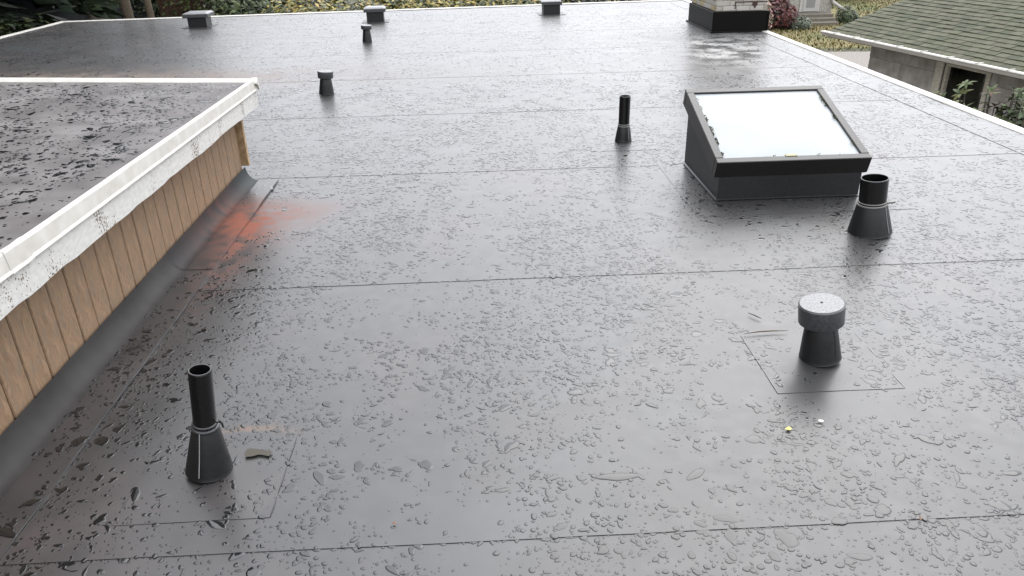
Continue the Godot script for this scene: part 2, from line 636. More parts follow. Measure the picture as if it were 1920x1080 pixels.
# ---------------------------------------------------------------- plants
func bush_leaves(n: int, lobes: Array, size: float, cols: Array) -> Array:
	var leaves := []
	for i in n:
		var l: Array = lobes[rng.randi() % lobes.size()]
		var d := rdir()
		var r := rng.randf_range(0.80, 1.06) if rng.randf() < 0.8 else rng.randf_range(0.4, 0.8)
		var p: Vector3 = l[0] + d * l[1] * r
		if p.y < 0.02: p.y = rng.randf_range(0.02, 0.3)
		var up := (d + rdir() * 0.55 + Vector3.UP * 0.6).normalized()
		var a := up.cross(rdir()).normalized()
		var s := size * rng.randf_range(0.6, 1.3)
		leaves.append([p, a * s, up.cross(a) * s * 0.5, vary(cols[rng.randi() % cols.size()], 0.3)])
	return leaves

func bush(called: String, label: String, cat: String, at: Vector3, n: int, lobes: Array, size: float, cols: Array, group := "") -> Node3D:
	var t := thing(called, label, cat, at, 0.0, group)
	var f := part("foliage", leaf_mesh(bush_leaves(n, lobes, size, cols)), M.leaf, t)
	f.set_meta("kind", "stuff")
	var st := st_new(false)
	for l in lobes:
		var c: Vector3 = l[0]
		tube(st, [Vector3(c.x * 0.3, 0, c.z * 0.3), Vector3(c.x * 0.7, c.y * 0.5, c.z * 0.7), c], [0.05, 0.035, 0.015], 6)
	part("stems", done(st), M.bark, t)
	return t

func conifer_parts(t: Node3D, h: float, rad: float, n: int, col: Color, base := 1.0) -> void:
	var st := st_new(false)
	var path := []
	var rr := []
	for k in 9:
		path.append(Vector3(0.08 * sin(k * 1.1), h * k / 8.0, 0.08 * cos(k * 1.7)))
		rr.append(lerpf(h * 0.018, 0.03, k / 8.0))
	tube(st, path, rr, 10)
	part("trunk", done(st), M.bark, t)
	var leaves := []
	var branches := int(h * 7.0)
	var per := int(float(n) / branches)
	for b in branches:
		var f := (b + rng.randf()) / branches
		var y := lerpf(base, h, f)
		var len := rad * pow(1.0 - f, 0.62) * rng.randf_range(0.65, 1.1) + 0.15
		var ang := b * 2.39996 + rng.randf_range(-0.3, 0.3)
		var out := Vector3(cos(ang), 0, sin(ang))
		var tint := rng.randf_range(0.65, 1.35)
		for i in per:
			var q := sqrt(rng.randf())
			var p := out * len * q + Vector3(0, y - 0.25 * len * q * q + rng.randf_range(-0.25, 0.1), 0)
			var side := out.cross(Vector3.UP) * rng.randf_range(-1, 1) * 0.32 * len * (1.15 - q)
			var a := (out + side.normalized() * rng.randf_range(0.0, 0.9) + Vector3(0, rng.randf_range(-0.6, 0.15), 0)).normalized()
			var w := a.cross(rdir()).normalized()
			var s := rng.randf_range(0.22, 0.45)
			var c := vary(col, 0.25)
			leaves.append([p + side, a * s, w * s * 0.32, Color(c.r * tint, c.g * tint, c.b * tint)])
	var cr := part("crown", leaf_mesh(leaves), M.leaf, t)
	cr.set_meta("kind", "stuff")

# ---------------------------------------------------------------- ready
func _ready() -> void:
	rng.seed = 20240611
	undulate.noise_type = FastNoiseLite.TYPE_SIMPLEX_SMOOTH
	undulate.seed = 5
	undulate.frequency = 1.0
	undulate.fractal_octaves = 2

	var cam := Camera3D.new()
	cam.transform = Transform3D(Basis(Vector3(0.99867333, -0.0201525, 0.04738633), Vector3(0.03894826, 0.89758706, -0.43911331), Vector3(-0.03368413, 0.44037637, 0.89718116)), Vector3(0, 1.65, 0))
	cam.fov = 41.64
	cam.near = 0.05
	cam.far = 400.0
	cam.name = "camera"
	add_child(cam)
	cam.current = true

	var env := Environment.new()
	env.background_mode = Environment.BG_SKY
	var sky := Sky.new()
	var sm := PanoramaSkyMaterial.new()
	sm.panorama = overcast()
	sky.sky_material = sm
	env.sky = sky
	env.background_energy_multiplier = 2.2
	env.tonemap_mode = Environment.TONE_MAPPER_LINEAR
	env.tonemap_exposure = 1.18
	env.ambient_light_source = Environment.AMBIENT_SOURCE_SKY
	env.sdfgi_enabled = true
	env.ssao_enabled = true
	env.ssil_enabled = true
	var we := WorldEnvironment.new()
	we.environment = env
	we.name = "world_environment"
	add_child(we)

	var sun := DirectionalLight3D.new()
	sun.light_energy = 0.25
	sun.light_color = Color(1.0, 0.97, 0.93)
	sun.light_angular_distance = 40.0
	sun.shadow_enabled = true
	sun.name = "sun"
	add_child(sun)
	sun.look_at_from_position(Vector3(4.5, 11, -9.5), Vector3.ZERO)

	make_materials()
	make_drops()
	build_ground()
	build_roof()
	build_raised()
	build_chimney()
	build_garage()
	build_house()
	build_skylight()
	build_vents()
	build_far_left()
	build_plants()
	build_water()
	build_debris()

func make_materials() -> void:
	var maps := roof_maps()
	var mem := mat(Color.WHITE, 1.0, 0.0, 0.5)
	mem.albedo_texture = maps[0]
	mem.roughness_texture = maps[1]
	mem.roughness_texture_channel = BaseMaterial3D.TEXTURE_CHANNEL_RED
	mem.clearcoat_enabled = true
	mem.clearcoat = 0.55
	mem.clearcoat_texture = maps[2]
	mem.clearcoat_roughness = 0.27
	M.membrane = mem
	M.water = mat(lin(0.010, 0.010, 0.010), 0.05, 0.0, 0.54)
	M.boot = grain(mat(lin(0.012, 0.0125, 0.013), 0.45), noise_tex(0.03, 31, Color(0.75, 0.75, 0.75), Color(1, 1, 1)), 4.0, bump_tex(0.05, 32, 2.0), 0.25)
	M.flange = mat(lin(0.022, 0.022, 0.023), 0.4)
	M.sheltered = grain(mat(lin(0.045, 0.043, 0.042), 0.62, 0.0, 0.3), noise_tex(0.012, 30, Color(0.75, 0.74, 0.74), Color(1, 1, 1)), 1.3)
	M.seam = mat(lin(0.26, 0.26, 0.26), 0.5)
	M.bead = mat(lin(0.075, 0.073, 0.072), 0.6, 0.0, 0.3)
	M.pipe = grain(mat(lin(0.008, 0.008, 0.008), 0.2), noise_tex(0.05, 33, Color(0.6, 0.6, 0.6), Color(1, 1, 1)), 6.0)
	M.clamp = mat(lin(0.03, 0.03, 0.032), 0.3)
	M.clamp_light = mat(lin(0.16, 0.155, 0.145), 0.45, 0.3)
	M.cap = grain(mat(lin(0.10, 0.102, 0.106), 0.35), noise_tex(0.035, 34, Color(0.6, 0.6, 0.6), Color(1, 1, 1)), 7.0, bump_tex(0.08, 35, 3.0), 0.3)
	M.cap_top = grain(mat(lin(0.29, 0.295, 0.30), 0.35), noise_tex(0.045, 28, Color(0.45, 0.45, 0.46), Color(1, 1, 1)), 9.0, bump_tex(0.08, 29, 3.0), 0.3)
	M.white = grain(mat(lin(0.54, 0.525, 0.49), 0.45), noise_tex(0.02, 36, Color(0.88, 0.87, 0.85), Color(1, 1, 1)), 1.5, bump_tex(0.012, 37, 2.0), 0.12)
	M.black_metal = grain(mat(lin(0.006, 0.0055, 0.005), 0.5, 0.0, 0.25), noise_tex(0.05, 38, Color(0.6, 0.6, 0.6), Color(1, 1, 1)), 5.0, bump_tex(0.05, 39, 3.0), 0.25)
	M.frame = grain(mat(lin(0.013, 0.011, 0.010), 0.4), noise_tex(0.04, 40, Color(0.55, 0.5, 0.45), Color(1, 1, 1)), 5.0, bump_tex(0.06, 41, 3.0), 0.3)
	M.dark = mat(lin(0.012, 0.011, 0.010), 0.9)
	M.bark = grain(mat(lin(0.09, 0.07, 0.055), 0.9), noise_tex(0.05, 42, Color(0.5, 0.5, 0.5), Color(1, 1, 1)), 2.0, bump_tex(0.06, 43, 6.0), 0.8)
	var leaf := mat(Color.WHITE, 0.55)
	leaf.vertex_color_use_as_albedo = true
	leaf.backlight_enabled = true
	leaf.backlight = Color(0.25, 0.3, 0.1)
	leaf.cull_mode = BaseMaterial3D.CULL_DISABLED
	M.leaf = leaf
	M.stained = mem.duplicate()
	M.stained.clearcoat = 0.0
	M.stained.metallic_specular = 0.3
	M.stained.roughness_texture = null
	M.stained.roughness = 0.6
	M.raw_wood = grain(mat(lin(0.50, 0.36, 0.21), 0.75), noise_tex(0.02, 44, Color(0.75, 0.72, 0.68), Color(1, 1, 1)), 3.0)

# streaky wood: colour running along the board's length (v)
func wood_tex(sd: int, a: Color, b: Color, c: Color) -> ImageTexture:
	var im := Image.create_empty(96, 384, false, Image.FORMAT_RGB8)
	var n1 := noise(1.0, sd, 4)
	var n2 := noise(1.0, sd + 1, 3)
	for y in 384:
		for x in 96:
			var wv := 3.0 * n2.get_noise_2d(x * 0.02, y * 0.008)
			var s := n1.get_noise_2d(x * 0.16 + wv, y * 0.006) * 0.5 + 0.5
			var f := n1.get_noise_2d(x * 0.5 + 90.0, y * 0.02) * 0.5 + 0.5
			var st := clampf(n2.get_noise_2d(x * 0.03 + 20.0, y * 0.012) * 1.8, 0.0, 1.0)
			var q := a.lerp(b, clampf(s * 1.3 - 0.15, 0.0, 1.0)).lerp(c, 0.5 * st)
			q = q * (0.74 + 0.44 * f)
			im.set_pixel(x, y, Color(q.r, q.g, q.b).linear_to_srgb())
	return ImageTexture.create_from_image(im)

# ---------------------------------------------------------------- ground
func build_ground() -> void:
	var gm := grain(mat(lin(0.10, 0.095, 0.06), 0.95), noise_tex(0.03, 50, Color(0.5, 0.5, 0.45), Color(1, 1, 1)), 0.35)
	var st := st_new()
	quad(st, Vector3(-200, GROUND, -200), Vector3(200, GROUND, -200), Vector3(200, GROUND, 200), Vector3(-200, GROUND, 200), Vector3.UP)
	tag(solo("ground", done(st), gm), "", "", "", "structure")
	# driveway between the buildings
	var dm := grain(mat(lin(0.24, 0.22, 0.20), 0.8), noise_tex(0.05, 51, Color(0.72, 0.70, 0.68), Color(1, 1, 1), 512), 0.5)
	st = st_new()
	quad(st, Vector3(5.0, GROUND + 0.006, -27.3), Vector3(19.0, GROUND + 0.006, -25.5), Vector3(19.0, GROUND + 0.006, -16.5), Vector3(5.0, GROUND + 0.006, -16.5), Vector3.UP)
	quad(st, Vector3(4.2, GROUND + 0.006, -16.5), Vector3(8.6, GROUND + 0.006, -16.5), Vector3(8.6, GROUND + 0.006, 3.0), Vector3(4.2, GROUND + 0.006, 3.0), Vector3.UP)
	tag(solo("driveway", done(st), dm), "", "", "", "structure")
	# dry lawn
	var lm := grain(mat(lin(0.20, 0.16, 0.07), 0.95), noise_tex(0.02, 52, lin(0.45, 0.55, 0.35), Color(1, 1, 1), 512), 0.25)
	st = st_new()
	quad(st, Vector3(4.0, GROUND + 0.010, -33.4), Vector3(40.0, GROUND + 0.010, -70.0), Vector3(40.0, GROUND + 0.010, -26.0), Vector3(4.0, GROUND + 0.010, -27.4), Vector3.UP)
	quad(st, Vector3(4.0, GROUND + 0.010, -70.0), Vector3(40.0, GROUND + 0.010, -70.0), Vector3(4.0, GROUND + 0.010, -33.4), Vector3(4.0, GROUND + 0.010, -33.4), Vector3.UP)
	tag(solo("lawn", done(st), lm), "", "", "", "structure")
	var leaves := []
	var pn := noise(0.25, 53, 3)
	for i in 42000:
		var x := rng.randf_range(8.0, 24.0)
		var z := rng.randf_range(-46.0, -26.3)
		if x < 17.5 and z < -33.2: continue
		if z > -27.3 + (x - 5.0) * 0.13 - 0.25 + rng.randf_range(0.0, 0.3): continue
		var g := clampf(pn.get_noise_2d(x, z) * 1.6 + 0.35 + (0.4 if z < -35.0 else 0.0), 0.0, 1.0)
		var c := Color(0.22, 0.175, 0.075).lerp(Color(0.11, 0.13, 0.045), clampf(g + rng.randf_range(-0.16, 0.16), 0.0, 1.0))
		var h := rng.randf_range(0.02, 0.06)
		var a := rng.randf() * TAU
		leaves.append([Vector3(x, GROUND + 0.01 + h * 0.8, z), Vector3(rng.randf_range(-0.03, 0.03), h, rng.randf_range(-0.03, 0.03)), Vector3(cos(a), 0, sin(a)) * rng.randf_range(0.012, 0.03), vary(c, 0.14)])
	var gr := solo("grass", leaf_mesh(leaves, true), M.leaf)
	tag(gr, "dry yellow and green grass on the lawn past the driveway", "grass", "", "stuff")

# ---------------------------------------------------------------- main roof
func build_roof() -> void:
	var root := Node3D.new()
	root.name = "flat_roof"
	add_child(root)
	tag(root, "wide dark grey membrane roof wet with rain", "", "", "structure")
	var zs := [1.95]
	zs.append_array(SEAMS)
	for i in zs.size():
		var z1: float = zs[i]
		var last := i == zs.size() - 1
		var z0: float = zs[i + 1] if not last else -16.0
		var x0 := -1.63 if z1 > -5.2 else -7.93
		var st_step := 0.1 if z1 > -6.0 else 0.16
		part("membrane_sheet", membrane(x0, 4.40, z0, z1, 0.0 if i > 0 else 0.0, st_step, last), M.membrane, root)
	# the strip of the sheet that runs on beside the raised roof's far side
	part("membrane_sheet", membrane(-7.93, -1.60, -5.33, -5.18, 0.0005, 0.15), M.membrane, root)
	# patches welded round the penetrations
	for p in PATCHES:
		part("roof_patch", membrane(p[0], p[1], p[2], p[3], 0.0018, 0.05, false, 0.0022), M.membrane, root)
	part("edge_strip", membrane(3.98, 4.335, -16.3, 1.9, 0.003, 0.12), M.membrane, root)
	# pale weld squeezed out along the sides of the two near patches
	for p in [PATCHES[0], PATCHES[1]]:
		for x in [p[0], p[1]]:
			var wb := st_new(false)
			var z: float = p[3]
			while z > p[2] + 0.05:
				var len := rng.randf_range(0.03, 0.16)
				tube(wb, [Vector3(x, roof_h(x, z) + 0.0022, z), Vector3(x + 0.0012, roof_h(x, z) + 0.0024, z - len * 0.5), Vector3(x, roof_h(x, z - len) + 0.0022, z - len)], [0.0006, rng.randf_range(0.0012, 0.0024), 0.0005], 6)
				z -= len + rng.randf_range(0.005, 0.06)
			part("weld_bead", done(wb), M.bead if p[0] < 0.0 else M.seam, root)
	# flashing strips with a cove up the wall
	for s in [[1.95, -3.74, 0.0], [-3.70, -5.22, 0.0022]]:
		var prof := []
		var u: float = s[2]
		prof.append_array([Vector2(-1.438, 0.004), Vector2(-1.440, 0.0115 + u), Vector2(-1.455, 0.0120 + u), Vector2(-1.575, 0.0125 + u)])
		for k in 9:
			var a := k / 8.0 * PI * 0.46
			prof.append(Vector2(-1.575 - 0.082 * sin(a), 0.0125 + u + 0.108 * (1.0 - cos(a)) * 1.06))
		var flat := st_new(false)
		var cove := st_new(false)
		var n := int(ceil((s[0] - s[1]) / 0.08))
		for k in n:
			for i in prof.size() - 1:
				var st: SurfaceTool = flat if i < 3 else cove
				if i == 0: st.set_smooth_group(1)
				else: st.set_smooth_group(0)
				var q := []
				for e in [[i, k], [i + 1, k], [i + 1, k + 1], [i, k + 1]]:
					var z := lerpf(s[0], s[1], float(e[1]) / n)
					var p: Vector2 = prof[e[0]]
					q.append(Vector3(p.x + 0.004 * undulate.get_noise_2d(z * 2.0, p.y * 4.0) + (0.004 * undulate.get_noise_2d(z * 3.0, 9.0) if e[0] < 3 else 0.0), p.y + 0.0015 * undulate.get_noise_2d(z * 3.0 + 50.0, p.x * 6.0), z))
				quad_uv(st, q[0], q[1], q[2], q[3], Vector3(0.4, 1, 0))
		var wf := part("wall_flashing", done(flat), M.membrane, root)
		part("cove", done(cove), M.stained if s[2] > 0.0 else M.sheltered, wf)
	var bead := st_new(false)
	var bz := 1.5
	while bz > -5.2:
		var len := rng.randf_range(0.05, 0.32)
		var path := []
		var rad := []
		for k in 5:
			var z := bz - len * k / 4.0
			path.append(Vector3(-1.4385 + 0.004 * undulate.get_noise_2d(z * 3.0, 9.0) + rng.randf_range(-0.0008, 0.0008), 0.0085 + roof_h(-1.43, z) * 0.5, z))
			rad.append(0.0004 if k == 0 or k == 4 else rng.randf_range(0.0006, 0.0018))
		tube(bead, path, rad, 6)
		bz -= len + (rng.randf_range(0.0, 0.03) if rng.randf() < 0.7 else rng.randf_range(0.05, 0.2))
	part("weld_bead", done(bead), M.bead, root)
	# white metal edging: right, far and left
	var e_prof := [Vector2(-0.075, 0.006), Vector2(-0.070, 0.013), Vector2(-0.006, 0.018), Vector2(0.014, 0.020), Vector2(0.020, 0.012), Vector2(0.020, -0.10), Vector2(0.028, -0.115), Vector2(0.0, -0.115), Vector2(-0.02, -0.02)]
	for z in [[1.95, -3.2], [-3.205, -8.4], [-8.405, -13.6], [-13.605, -16.74]]:
		part("edge_trim", place_x(sweep_z(e_prof, z[0], z[1], 0.4, 0.0025, true), Transform3D(Basis(), Vector3(4.40, 0, 0))), M.white, root)
	var lf := Vector3(-7.94, 0, -15.68)
	var rf := Vector3(4.42, 0, -16.747)
	var L := lf.distance_to(rf)
	var ang := atan2(rf.z - lf.z, rf.x - lf.x)
	# local +x of the profile must face away (-z), swept from left to right
	var fb := Basis(Vector3(sin(ang), 0, -cos(ang)), Vector3.UP, Vector3(-cos(ang), 0, -sin(ang)))
	part("edge_trim", place_x(sweep_z(e_prof, 0.0, -L, 0.4, 0.003, true), Transform3D(fb, lf)), M.white, root)
	part("edge_trim", place_x(sweep_z(e_prof, 10.4, 0.0, 0.4, 0.003, true), Transform3D(Basis(Vector3(-1, 0, 0), Vector3.UP, Vector3(0, 0, -1)), Vector3(-7.94, 0, -5.28))), M.white, root)
	# the building under the roof
	var wm := grain(mat(lin(0.55, 0.53, 0.49), 0.85), noise_tex(0.03, 60, Color(0.8, 0.8, 0.8), Color(1, 1, 1)), 1.0)
	var st := st_new()
	cbox(st, Vector3(-7.6, GROUND - 0.05, -15.4), Vector3(4.1, -0.13, 1.9), 0.0)
	part("outer_wall", done(st), wm, root)

func place_x(m: ArrayMesh, xf: Transform3D) -> ArrayMesh:
	var a := m.surface_get_arrays(0)
	var v: PackedVector3Array = a[Mesh.ARRAY_VERTEX]
	var ix: PackedInt32Array = a[Mesh.ARRAY_INDEX]
	var st := st_new()
	var mirrored := xf.basis.determinant() < 0.0
	for k in range(0, ix.size(), 3):
		for i in ([0, 2, 1] if mirrored else [0, 1, 2]):
			st.add_vertex(xf * v[ix[k + i]])
	return done(st)

# ---------------------------------------------------------------- raised roof on the left
const RTOP := 0.668
const FALL := 0.0115
func raised_h(x: float, z: float) -> float:
	return RTOP - 0.033 * (x + 1.55) + FALL * (z + 5.36)

func build_raised() -> void:
	var t := thing("raised_roof_section", "raised flat roof block on the left with white edging over brown board wall", "roof section", Vector3.ZERO)
	# membrane on top
	var mm := grain(mat(lin(0.15, 0.145, 0.142), 0.6, 0.0, 0.4), noise_tex(0.008, 61, lin(0.35, 0.32, 0.32), lin(1, 0.98, 0.97), 512, 5), 0.6, bump_tex(0.01, 62, 2.0), 0.05)
	for s in [[-8.0, -1.86, 0.0], [-1.90, -1.575, 0.003]]:
		var st := st_new(false)
		var nx := int(ceil((s[1] - s[0]) / 0.12))
		var at := func(i: int, z: float) -> Vector3:
			var x := lerpf(s[0], s[1], float(i) / nx)
			return Vector3(x, raised_h(x, z) + s[2] + 0.0016 * undulate.get_noise_2d(x * 2.0 + 9.0, z * 2.0), z)
		var nz := 58
		for i in nx:
			for j in nz:
				var za := 1.95 - 7.29 * j / nz
				var zb := 1.95 - 7.29 * (j + 1) / nz
				quad(st, at.call(i, za), at.call(i + 1, za), at.call(i + 1, zb), at.call(i, zb), Vector3.UP)
		st.set_smooth_group(1)
		var d := Vector3(0, -0.004, 0)
		for j in nz:
			var za := 1.95 - 7.29 * j / nz
			var zb := 1.95 - 7.29 * (j + 1) / nz
			quad(st, at.call(0, za), at.call(0, zb), at.call(0, zb) + d, at.call(0, za) + d, Vector3.LEFT)
		part("membrane_sheet", done(st), mm, t)
	# metal edging along the right side, in lengths with a cover at the joint
	var prof := [Vector2(-0.046, 0.662), Vector2(-0.044, 0.670), Vector2(-0.022, 0.688), Vector2(-0.012, 0.692), Vector2(-0.003, 0.690), Vector2(0.001, 0.683), Vector2(0.0065, 0.629), Vector2(0.0125, 0.620), Vector2(0.0115, 0.616), Vector2(0.0, 0.617), Vector2(-0.02, 0.650)]
	var tip := Transform3D(Basis(), Vector3(-1.527, 0, -5.36)) * Transform3D(Basis(Vector3.RIGHT, -FALL), Vector3.ZERO) * Transform3D(Basis(), Vector3(0, 0, 5.36))
	for z in [[1.95, -2.33], [-2.335, -5.365]]:
		part("metal_edging", place_x(sweep_z(prof, z[0], z[1], 0.12, 0.0012, true), tip), M.white, t)
	var big := []
	for p in prof: big.append(Vector2((p.x + 0.02) * 1.04 - 0.02 + 0.001, (p.y - 0.655) * 1.05 + 0.655))
	part("joint_cover", place_x(sweep_z(big, -2.27, -2.40, 0.03, 0.0025, true), tip), M.white, t)
	# far side, running left and slightly down
	var xf := Transform3D(Basis(Vector3(0, 0, -1), Vector3.UP, Vector3(1, 0, 0)).rotated(Vector3(0, 0, 1), -0.033), Vector3(-1.527, 0.0, -5.360))
	part("metal_edging", place_x(sweep_z(prof, 0.0, -6.4, 0.2, 0.0012, true), xf), M.white, t)
	part("corner_cap", box_mesh(Vector3(-1.560, 0.613, -5.384), Vector3(-1.5125, 0.6925, -5.335), 0.006), M.white, t)
	# peeling fascia boards
	var im := Image.create_empty(2048, 64, false, Image.FORMAT_RGB8)
	var n1 := noise(0.11, 63, 4)
	var n2 := noise(0.007, 64, 3)
	var n3 := noise(0.03, 65, 4)
	for x in 2048:
		for y in 64:
			var k := n1.get_noise_2d(x, y) + 0.9 * n2.get_noise_2d(x, y * 0.6) + (0.12 if y > 40 else 0.0) * n3.get_noise_2d(x * 2.0, y)
			var base := Color(0.56, 0.55, 0.52) * (0.92 + 0.14 * n3.get_noise_2d(x, y * 2.0))
			if k > 0.60: base = Color(0.13, 0.10, 0.065) * (0.7 + 0.6 * absf(n3.get_noise_2d(x * 3.0, y * 3.0)))
			elif k > 0.56: base = Color(0.42, 0.40, 0.36)
			im.set_pixel(x, y, Color(base.r, base.g, base.b).linear_to_srgb())
	var fm := mat(Color.WHITE, 0.7)
	fm.albedo_texture = ImageTexture.create_from_image(im)
	var hm := Image.create_empty(2048, 64, false, Image.FORMAT_RGB8)
	for x in 2048:
		for y in 64:
			var k := n1.get_noise_2d(x, y) + 0.9 * n2.get_noise_2d(x, y * 0.6)
			var v := 0.8 - 0.5 * smoothstep(0.46, 0.6, k) + 0.12 * n3.get_noise_2d(x * 4.0, y)
			hm.set_pixel(x, y, Color(v, v, v))
	hm.bump_map_to_normal_map(3.0)
	fm.normal_enabled = true
	fm.normal_texture = ImageTexture.create_from_image(hm)
	fm.normal_scale = 0.3
	part("fascia_board", fascia(Vector3(-1.529, 0, 1.95), Vector3(-1.529, 0, -5.352), 0.020, 0.700, 0.593, FALL), fm, t)
	part("fascia_board", fascia(Vector3(-1.530, 0, -5.354), Vector3(-7.9, 0, -5.354), 0.020, 0.616, 0.509, -0.033), fm, t)
	# soffit and inner body, clear of the wall boards
	var st := st_new()
	cbox(st, Vector3(-8.0, 0.585, -5.33), Vector3(-1.552, 0.594, 1.94), 0.0)
	part("soffit", done(st), M.white, t)
	st = st_new()
	cbox(st, Vector3(-7.9, -0.05, -5.18), Vector3(WALL_X - 0.022, 0.584, 1.94), 0.0)
	part("wall_core", done(st), M.dark, t)
	# brown wall boards with open grooves, right side and far side
	var mats := []
	for k in 5:
		var w := mat(Color.WHITE, 0.72)
		w.albedo_texture = wood_tex(70 + k * 3, Color(0.165, 0.102, 0.058), Color(0.30, 0.198, 0.118), Color(0.165, 0.13, 0.095))
		w.uv1_scale = Vector3(1, 1, 1)
		mats.append(w)
	var meshes := []
	for k in 3: meshes.append(board_mesh(0.1265 + 0.0006 * k, 0.100, 0.583))
	var z := -5.205
	var k := 0
	while z < 1.9:
		var b := part("siding_board", meshes[k % 3], mats[(k * 7 + k / 3) % 5], t)
		b.position = Vector3(WALL_X + rng.randf_range(-0.0012, 0.0012), 0, z + 0.0665)
		b.rotation.y = PI / 2
		z += 0.1335
		k += 1
	var x := WALL_X - 0.01
	while x > -7.8:
		var b := part("siding_board", meshes[k % 3], mats[(k * 7 + k / 3) % 5], t)
		b.position = Vector3(x - 0.0665, 0, -5.208)
		b.rotation.y = PI
		x -= 0.1335
		k += 1
	part("corner_board", box_mesh(Vector3(-1.690, 0.118, -5.262), Vector3(-1.628, 0.58, -5.229), 0.003), M.raw_wood, t)

func fascia(a: Vector3, b: Vector3, th: float, top: float, bot: float, fall: float) -> ArrayMesh:
	var st := st_new()
	var n := 90
	var dir := (b - a).normalized()
	var side := Vector3(dir.z, 0, -dir.x)
	if side.dot(Vector3(1, 0, -1)) < 0: side = -side
	var L := a.distance_to(b)
	for k in n:
		var q := []
		for e in [k, k + 1]:
			var s: float = L * e / n
			var p: Vector3 = a + dir * s + Vector3(0, -fall * s, 0)
			var lowest := bot + 0.007 * undulate.get_noise_2d(s * 3.0, 4.0) + 0.003 * undulate.get_noise_2d(s * 14.0, 8.0)
			q.append([p + Vector3(0, top, 0), p + Vector3(0, lowest, 0), p - side * th + Vector3(0, lowest, 0), p - side * th + Vector3(0, top, 0), s])
		var uvs := [0.0, 1.0, 1.0, 0.0]
		for f in [[0, 1, side], [1, 2, Vector3.DOWN], [2, 3, -side]]:
			var c := [[q[0][f[0]], Vector2(q[0][4] / 3.2, uvs[f[0]])], [q[0][f[1]], Vector2(q[0][4] / 3.2, uvs[f[1]])], [q[1][f[1]], Vector2(q[1][4] / 3.2, uvs[f[1]])], [q[1][f[0]], Vector2(q[1][4] / 3.2, uvs[f[0]])]]
			if (c[1][0] - c[0][0]).cross(c[2][0] - c[0][0]).dot(f[2]) > 0.0: c = [c[0], c[3], c[2], c[1]]
			for i in [0, 1, 2, 0, 2, 3]:
				st.set_uv(c[i][1])
				st.add_vertex(c[i][0])
		if k == 0 or k == n - 1:
			var e: Array = q[0] if k == 0 else q[1]
			quad(st, e[0], e[1], e[2], e[3], -dir if k == 0 else dir)
	st.index()
	st.generate_normals()
	st.generate_tangents()
	return st.commit()

# a board that stands with its face towards local +z
func board_mesh(w: float, y0: float, y1: float) -> ArrayMesh:
	var st := st_new()
	var h := w * 0.5
	var c := 0.004
	var f := [Vector2(-h, -0.018), Vector2(-h, -c), Vector2(-h + c, 0), Vector2(h - c, 0), Vector2(h, -c), Vector2(h, -0.018)]
	for i in f.size() - 1:
		var a: Vector2 = f[i]
		var b: Vector2 = f[i + 1]
		var c4 := [Vector3(a.x, y0, a.y), Vector3(b.x, y0, b.y), Vector3(b.x, y1, b.y), Vector3(a.x, y1, a.y)]
		var out := Vector3(-(b.y - a.y), 0, b.x - a.x)
		if (c4[1] - c4[0]).cross(c4[2] - c4[0]).dot(out) > 0.0: c4 = [c4[0], c4[3], c4[2], c4[1]]
		for k in [0, 1, 2, 0, 2, 3]:
			var p: Vector3 = c4[k]
			st.set_uv(Vector2((p.x + h) / w, (y1 - p.y) / 0.5))
			st.add_vertex(p)
	quad(st, Vector3(-h, y0, -0.018), Vector3(h, y0, -0.018), Vector3(h - c, y0, 0), Vector3(-h + c, y0, 0), Vector3.DOWN)
	return done(st)

